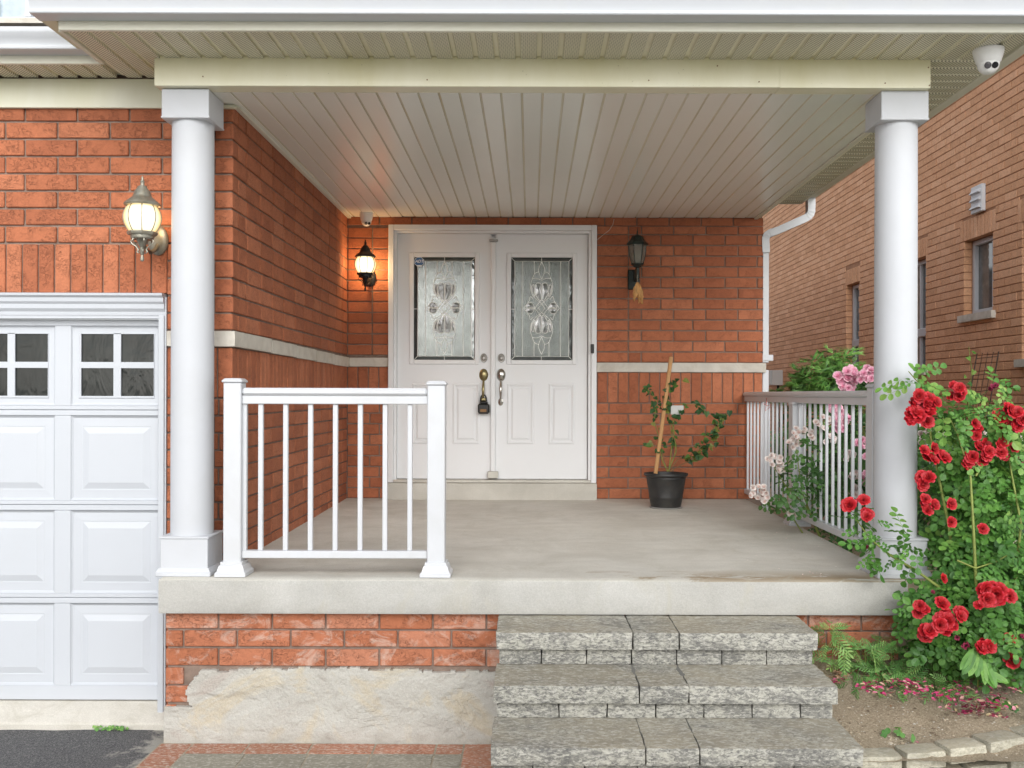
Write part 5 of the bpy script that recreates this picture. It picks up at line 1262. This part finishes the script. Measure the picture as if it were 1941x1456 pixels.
# --- pale roses beyond the column, right
pr_ = thing('pale_rose_bush', 'pale blush rose bush behind the red roses', 'rose bush', (2.55, 5.4, -0.42))
pts = blobs_pts([(1790, 870, 75, 90, 5.4, .3, 180), (1860, 960, 90, 120, 5.5, .35, 220), (1920, 1000, 60, 150, 5.3, .3, 160)], rr)
foliage(pr_, pts, 'rose', 'dark_leaf', 80, rr, scale=1.1)
m_ = MB(); cane(m_, [(2.55, 5.4, -0.42), (2.5, 5.4, 0.2), (2.35, 5.4, 0.6)], 0.008, 0.003); part('cane', m_, 'stem', pr_, 80)
for (px, py, rp, n_, e) in ((1752, 815, 14, 6, 7), (1750, 835, 10, 4, 7), (1785, 822, 12, 4, 6), (1800, 855, 10, 4, 6), (1770, 880, 8, 2, 6), (1860, 820, 8, 2, 6), (1928, 830, 8, 3, 7), (1920, 1030, 18, 5, 6), (1880, 1015, 14, 4, 6), (1925, 1060, 10, 3, 6), (1820, 900, 8, 2, 6), (1860, 1000, 14, 3, 6)): cluster(pr_, PALE, px, py, rp, 5.0, rr, n_, e)
# --- conifer shrub
cf = thing('conifer_shrub', 'bushy green conifer shrub in front of the neighbouring wall', 'shrub', (3.0, 9.6, -0.5))
pts = blobs_pts([(1565, 722, 58, 50, 9.5, .45, 560), (1595, 702, 38, 42, 9.5, .3, 200), (1530, 735, 34, 30, 9.5, .3, 120), (1555, 790, 70, 60, 9.6, .4, 220), (1490, 745, 26, 14, 9.6, .25, 50)], rr)
foliage(cf, pts, 'needle', 'conifer', 200, rr, 'sprig', 1.15, tintf=lambda p_, r_: 0.15 + 0.5 * r_.random() + 0.35 * max(0, min(1, (p_.z - 0.7) / 0.6)))
m_ = MB(); cane(m_, [(3.0, 9.6, -0.5), (2.95, 9.6, 0.3), (2.9, 9.55, 1.0)], 0.04, 0.012); part('trunk', m_, 'stem_brown', cf, 80)
# hedge in the side yard hiding the ground between the houses
hd = thing('side_yard_hedge', 'low dark leafy hedge filling the passage behind the side railing', 'hedge', (3.0, 7.6, -0.5))
pts = []
for _ in range(1300):
    x, y = rr.uniform(2.15, 4.8), rr.uniform(6.6, 10.5); h = 0.60 + 0.12 * noise.noise(Vector((x * 2, y * 2, 0))); z = -0.5 + (h + 0.45) * math.sqrt(rr.random()); pts.append((Vector((x, y, z)), Vector((rr.uniform(-1, 1), -0.4, 0.5)).normalized()))
foliage(hd, pts, 'rose', 'dark_leaf', 40, rr, scale=1.7)
# --- small plants in the bed
def small_plant(name, label, px, py, d, h, n_, kind, mat, spread, cat='plant', grp=None, sc_=1.0):
    if kind == 'feather': n_ = int(n_ * 1.9); sc_ = 0.85
    base = P(px, py, d); base.z = soilz(base.x, base.y)
    t = thing(name, label, cat, base, grp); pts = []; m_ = MB()
    for k_ in range(n_):
        u = (k_ + 1) / n_; a = rr.uniform(0, 6.28); o = Vector((math.cos(a), math.sin(a) * 0.8, 0.25)); q_ = math.sqrt(rr.random()); p_ = base + Vector((0.12 * spread * o.x * q_ * (1.1 - u), 0.09 * spread * o.y * q_, h * (0.15 + 0.85 * u))); pts.append((p_, o))
    m_.tube([base, base + Vector((0.005, 0, h * 0.5)), base + Vector((0.0, 0.004, h))], [0.003, 0.0025, 0.0015], 5); part('stem', m_, 'stem', t)
    foliage(t, pts, kind, mat, 60, rr, scale=sc_); return t
small_plant('marigold_plant', 'tallest feathery marigold plant right beside the steps', 1578, 1262, 4.55, 0.22, 22, 'feather', 'fresh_leaf', 1.0, grp='feathery marigold plants in the bed')
small_plant('marigold_plant', 'feathery marigold plant against the plinth bricks', 1640, 1270, 4.52, 0.15, 20, 'feather', 'fresh_leaf', 1.2, grp='feathery marigold plants in the bed')
small_plant('marigold_plant', 'feathery marigold plant just left of the rose bush foliage', 1690, 1265, 4.5, 0.19, 26, 'feather', 'fresh_leaf', 1.3, grp='feathery marigold plants in the bed')
small_plant('marigold_plant', 'feathery marigold plant with leaves touching the lower roses', 1735, 1285, 4.45, 0.15, 24, 'feather', 'fresh_leaf', 1.3, grp='feathery marigold plants in the bed')
small_plant('marigold_plant', 'front feathery marigold plant leaning over the fallen petals', 1785, 1310, 4.35, 0.13, 22, 'feather', 'fresh_leaf', 1.4, grp='feathery marigold plants in the bed')
small_plant('marigold_plant', 'low feathery marigold seedling nearest the second step', 1635, 1300, 4.42, 0.06, 10, 'feather', 'fresh_leaf', 1.0, grp='feathery marigold plants in the bed')
small_plant('marigold_plant', 'low feathery marigold clump in the middle of the bed', 1675, 1300, 4.42, 0.07, 14, 'feather', 'fresh_leaf', 1.2, grp='feathery marigold plants in the bed')
small_plant('weed', 'tiny bright green weed alone on the bare soil', 1710, 1395, 4.12, 0.03, 7, 'round', 'fresh_leaf', 0.8, cat='weed', sc_=0.6)
small_plant('weed', 'green weed under the right edge of the rose bush', 1900, 1325, 4.3, 0.05, 16, 'round', 'rose_leaf', 1.6, cat='weed', sc_=0.7)
# broad-leaved plant drooping under the roses
lp = thing('broad_leaf_plant', 'plant with long drooping blade leaves under the red roses', 'plant', P(1855, 1300, 4.3))
for k_ in range(11):
    a = R(200 + 16 * k_); me = variants('blade', 'rose_leaf')[rr.randrange(2, 7)][1]
    d = Vector((math.cos(a) * 0.7 + (0.2 if k_ > 6 else 0), -0.35, -0.75 + 0.05 * k_)).normalized(); nn = Vector((0.1, -0.9, 0.5)); nn = (nn - d * nn.dot(d)).normalized()
    inst('leaf', me, lp, P(1848 + 4 * k_ % 22, 1225 + 5 * k_, 4.15), Matrix((d, nn.cross(d), nn)).transposed().to_euler(), 0.85)
part('stem', MB().tube([P(1855, 1300, 4.28), P(1856, 1250, 4.17), P(1854, 1220, 4.15)], 0.003, 5), 'stem', lp)
# weed tuft at driveway edge
t = thing('weed', 'small weed tuft growing between driveway asphalt and garage apron', 'weed', (-2.07, 4.89, -0.82)); pts = []
for _ in range(40): pts.append((Vector((rr.gauss(-2.08, 0.05), 4.885 + rr.uniform(-.012, .008), -0.815 + rr.uniform(0, .012))), Vector((rr.uniform(-1, 1), -0.7, 0.6)).normalized()))
foliage(t, pts, 'round', 'fresh_leaf', 40, rr, scale=0.35)
# fallen petals and litter
def scatter(name, label, cat, spots, mat, size, z_of, tr=None):
    m_ = MB()
    for (px, py, rx, ry, d0, n_) in spots:
        for _ in range(n_):
            a, q = rr.uniform(0, 6.28), math.sqrt(rr.random()); x, y_ = px + q * rx * math.cos(a), py + q * ry * math.sin(a)
            if name == 'fallen_petals' or name == 'leaf_litter':
                dd = 4.3
                for _i in range(12):
                    p_ = P(x, y_, dd); zz = z_of(p_.x, dd); dd = F * (CZ - zz) / (y_ - VY)
                p_ = P(x, y_, dd)
            else: p_ = P(x, y_, F * (CZ + 0.01) / (y_ - VY)); p_.z = -0.012 if p_.y < 5 else -0.006
            s = size * rr.uniform(0.5, 1.4); M4 = Matrix.Translation(p_ + Vector((0, 0, s * 0.25))) @ Euler((rr.uniform(-.5, .5), rr.uniform(-.5, .5), rr.uniform(0, 6.28))).to_matrix().to_4x4()
            v = [(-s, 0, 0), (-0.5 * s, 0.5 * s, 0.15 * s), (0.5 * s, 0.55 * s, 0.2 * s), (s, 0, 0.1 * s), (0.5 * s, -0.5 * s, 0.2 * s), (-0.5 * s, -0.5 * s, 0.15 * s)]
            m_.add(xf(v, M4), [(0, 1, 2, 3), (0, 3, 4, 5)], rr.random())
    solo(name, m_, mat, label, cat, kind='stuff')
scatter('fallen_petals', 'withered red and pink rose petals scattered on the soil', 'petals', [(1865, 1355, 48, 28, 0, 260), (1900, 1350, 40, 24, 0, 50), (1650, 1300, 28, 10, 0, 45), (1700, 1300, 70, 16, 0, 110), (1790, 1310, 60, 20, 0, 70), (1840, 1325, 70, 30, 0, 80), (1590, 1290, 10, 6, 0, 16), (1742, 1408, 5, 3, 0, 2), (1629, 1416, 3, 2, 0, 1), (1900, 1300, 40, 20, 0, 60)], 'petal_mix', 0.0105, soilz)
scatter('leaf_litter', 'brown dead leaf bits along the plinth and under the plants', 'leaf litter', [(1640, 1268, 75, 14, 0, 120), (1595, 1280, 22, 16, 0, 50), (1800, 1290, 110, 22, 0, 160), (1860, 1355, 60, 28, 0, 90), (1750, 1350, 150, 50, 0, 60)], 'litter', 0.010, soilz)
scatter('porch_petals', 'few tiny white petals fallen on the porch floor', 'petals', [(1560, 1010, 120, 40, 0, 70), (1500, 1050, 150, 50, 0, 25)], 'palepink', 0.0045, soilz)
m_ = MB()
for _ in range(4500):
    x, y = rr.uniform(1.28, 2.9), rr.uniform(3.98, 4.62); s = rr.uniform(0.0015, 0.0065) * (1.9 if rr.random() < 0.05 else 1); z = soilz(x, y)
    v = [(x + s * rr.uniform(.7, 1.2) * a, y + s * rr.uniform(.7, 1.2) * b_, z + s * 0.6 * c_) for a, b_, c_ in ((1, 0, .2), (0, 1, .2), (-1, 0, .2), (0, -1, .2), (0, 0, 1))]
    m_.add(v, [(0, 1, 4), (1, 2, 4), (2, 3, 4), (3, 0, 4)], rr.random())
solo('gravel', m_, 'pebble', 'small stones and crumbs lying on the bare soil', 'gravel', kind='stuff')
# edging stones
path = [(1.335, 3.93), (1.525, 3.945), (1.715, 3.975), (1.90, 4.02), (2.09, 4.09), (2.28, 4.18), (2.46, 4.30)]
labs = ['edging stone touching the lowest step', 'second edging stone from the steps', 'third edging stone from the steps', 'fourth edging stone from the steps, raised above the ones before', 'edging stone at the far right edge of the photo', 'edging stone beyond the right edge']
for lev in (0, 1):
    for i in range(len(path) - 1):
        (xa, ya), (xb, yb) = path[i], path[i + 1]
        if lev: xa += 0.09; xb += 0.09; ya += 0.008; yb += 0.008
        L_ = math.hypot(xb - xa, yb - ya) - 0.012; a = math.atan2(yb - ya, xb - xa); m_ = MB(); zt = -0.592 + 0.010 * i - lev * 0.078
        rough_box(m_, 0, L_, 0, 0.11, -0.07, 0, 0.02, 0.005, 0.012, 60 + i + 9 * lev, rr.random(), False)
        m_.v = [tuple(Matrix.Rotation(a + rr.uniform(-.0, .0), 3, 'Z') @ Vector(v) + Vector((xa, ya, zt))) for v in m_.v]
        solo('edging_stone', m_, 'edging', ('weathered grey ' + labs[i]) if not lev else 'lower row ' + labs[i], 'edging stone', 60, 'weathered stones edging the flower bed', loc=(xa, ya, zt - 0.07))
# --- potted vine, pot, stake
pot = thing('flower_pot', 'black plastic flower pot on the porch floor by the back wall', 'flower pot', (1.045, 7.5, -0.004))
m_ = MB(); m_.lathe([(0.0, 0.0), (0.112, 0.0), (0.114, 0.01), (0.128, 0.08), (0.130, 0.085), (0.1285, 0.09), (0.150, 0.225), (0.153, 0.23), (0.150, 0.238), (0.167, 0.248), (0.170, 0.256), (0.167, 0.266), (0.158, 0.264), (0.150, 0.235), (0.0, 0.232)], (1.045, 7.5, -0.002), 48); part('body', m_, 'pot', pot, 40)
m_ = MB(); m_.lathe([(0.0, 0.226), (0.149, 0.236), (0.10, 0.246), (0.0, 0.25)], (1.045, 7.5, -0.001), 24); part('soil', m_, 'potting', pot, 60)
m_ = MB(); m_.lathe([(0.0, 0.0), (0.118, 0.0), (0.128, 0.010), (0.122, 0.012), (0.0, 0.012)], (1.045, 7.5, -0.0045), 32); part('saucer', m_, 'grey_box', pot, 40)
t = thing('wooden_stake', 'tilted bare wooden stake stuck in the black pot', 'stake', P(1243, 893, 7.46))
part('rod', MB().tube([P(1243, 897, 7.46), P(1272, 676, 7.50)], 0.0155, 8), 'stake', t, 40)
c_ = P(1259, 776, 7.48); part('tie', MB().lathe([(0.019, -0.004), (0.019, 0.004)], c_, 12), 'black', t)
vn = thing('potted_vine', 'straggly green climbing plant growing in the black pot', 'plant', (1.06, 7.5, 0.23))
stems = [[(1268, 893), (1272, 860), (1275, 830), (1268, 790), (1262, 755), (1270, 730), (1282, 722)], [(1268, 893), (1285, 870), (1310, 862), (1330, 845), (1348, 820), (1362, 795), (1368, 785), (1372, 790)], [(1266, 893), (1255, 870), (1250, 830), (1240, 800), (1245, 760), (1232, 740), (1222, 735)],
         [(1270, 893), (1300, 876), (1320, 868), (1355, 835), (1362, 800), (1380, 782)], [(1268, 890), (1282, 855), (1275, 800), (1290, 765), (1320, 765), (1335, 778)], [(1265, 893), (1255, 855), (1236, 838), (1222, 840)]]
pts = []
for si, st_ in enumerate(stems):
    w3 = [P(px, py, 7.5 + 0.02 * math.sin(si * 2 + i)) for i, (px, py) in enumerate(st_)]; m_ = MB(); cane(m_, w3, 0.0045, 0.0015); part('stem', m_, 'stem_brown' if si % 2 else 'stem', vn, 80)
    nn = (40, 50, 32, 40, 26, 8)[si]
    for k_ in range(nn):
        u = rr.uniform(0.22, 1.0) * (len(w3) - 1); i = min(int(u), len(w3) - 2); p_ = w3[i].lerp(w3[i + 1], u - i) + Vector((rr.gauss(0, .018), rr.gauss(0, .018), rr.gauss(0, .015))); pts.append((p_, Vector((rr.uniform(-1, 1), -0.8, rr.uniform(-.4, .6))).normalized()))
foliage(vn, pts, 'vine', 'vine_leaf', 200, rr, tintf=lambda p_, r_: min(1, r_.random() ** 1.1), scale=0.8)
m_ = MB(); a = P(1272, 768, 7.47); b_ = P(1296, 785, 7.47); m_.box(a.x, b_.x, 7.475, 7.478, b_.z, a.z, 0.0005); part('plant_tag', m_, 'tag', vn)
# trellis on neighbour's side
t = thing('garden_trellis', 'leaning dark wire trellis against the neighbouring brick wall', 'trellis', P(1840, 800, 9.6))
def tr(u, v): return P(1834 + u * 40 + (1 - v) * 0 - (1 - v) * -0, 0, 1)
c00, c10, c01, c11 = P(1818, 860, 9.9), P(1862, 850, 9.7), P(1852, 668, 10.0), P(1893, 664, 9.8)
for k_ in range(5):
    u = k_ / 4; part('upright', MB().tube([c00.lerp(c10, u), c01.lerp(c11, u)], 0.007 if k_ in (0, 4) else 0.0035, 5), 'green_metal', t)
for k_ in range(6):
    v = 0.1 + k_ * 0.17; part('crossbar', MB().tube([c00.lerp(c01, v), c10.lerp(c11, v)], 0.0035, 5), 'green_metal', t)
vv = thing('trellis_vine', 'thin young vine climbing the wire trellis', 'plant', P(1840, 850, 9.7))
m_ = MB(); cane(m_, [P(1838, 860, 9.7), P(1836, 760, 9.8), P(1842, 700, 9.9), P(1836, 655, 9.95)], 0.006, 0.003); part('stem', m_, 'stem', vv)
pts = [(P(1838 + rr.gauss(0, 9), rr.uniform(650, 800), 9.8), Vector((0, -1, 0.3))) for _ in range(18)]; foliage(vv, pts, 'vine', 'rose_leaf', 40, rr, scale=1.2)
solo('red_string', MB().tube([P(1452, 742, 8.0), P(1453, 760, 7.0), P(1451, 778, 7.0), P(1458, 772, 7.0), P(1462, 766, 7.0), P(1455, 768, 7.0), P(1447, 764, 7.0)], 0.0022, 4), 'redstring', 'red string tied round the side railing near the wall', 'string')

# trees over the street, seen only mirrored in the door glass
def far_tree(x, y, h, r, n_, label):
    t = thing('spruce_tree', label, 'tree', (x, y, -0.86)); part('trunk', MB().lathe([(0.18, -0.86), (0.10, h * 0.5), (0.03, h - 0.9)], (x, y, 0), 8), 'stem_brown', t); m_ = MB()
    for _ in range(n_):
        u = rr.random() ** 0.7; z = -0.3 + (1 - u) * h; a = rr.uniform(0, 6.28); q = r * (u ** 0.8) * rr.uniform(0.55, 1.0) + 0.05; c_ = Vector((x + q * math.cos(a), y + q * math.sin(a), z - 0.15 * q)); s = rr.uniform(0.10, 0.22)
        v = [c_ + Vector((rr.uniform(-1, 1), rr.uniform(-1, 1), rr.uniform(-.7, .5))) * s for _ in range(3)]; m_.add(v, [(0, 1, 2)], rr.random() * 0.6)
    part('crown', m_, 'dark_leaf', t, kind='stuff')
far_tree(1.3, -10.0, 11.0, 4.6, 26000, 'tall spruce across the driveway mirrored in the right door glass')
far_tree(9.0, -14.0, 7.5, 3.4, 4000, 'spruce further along the street behind the viewer')
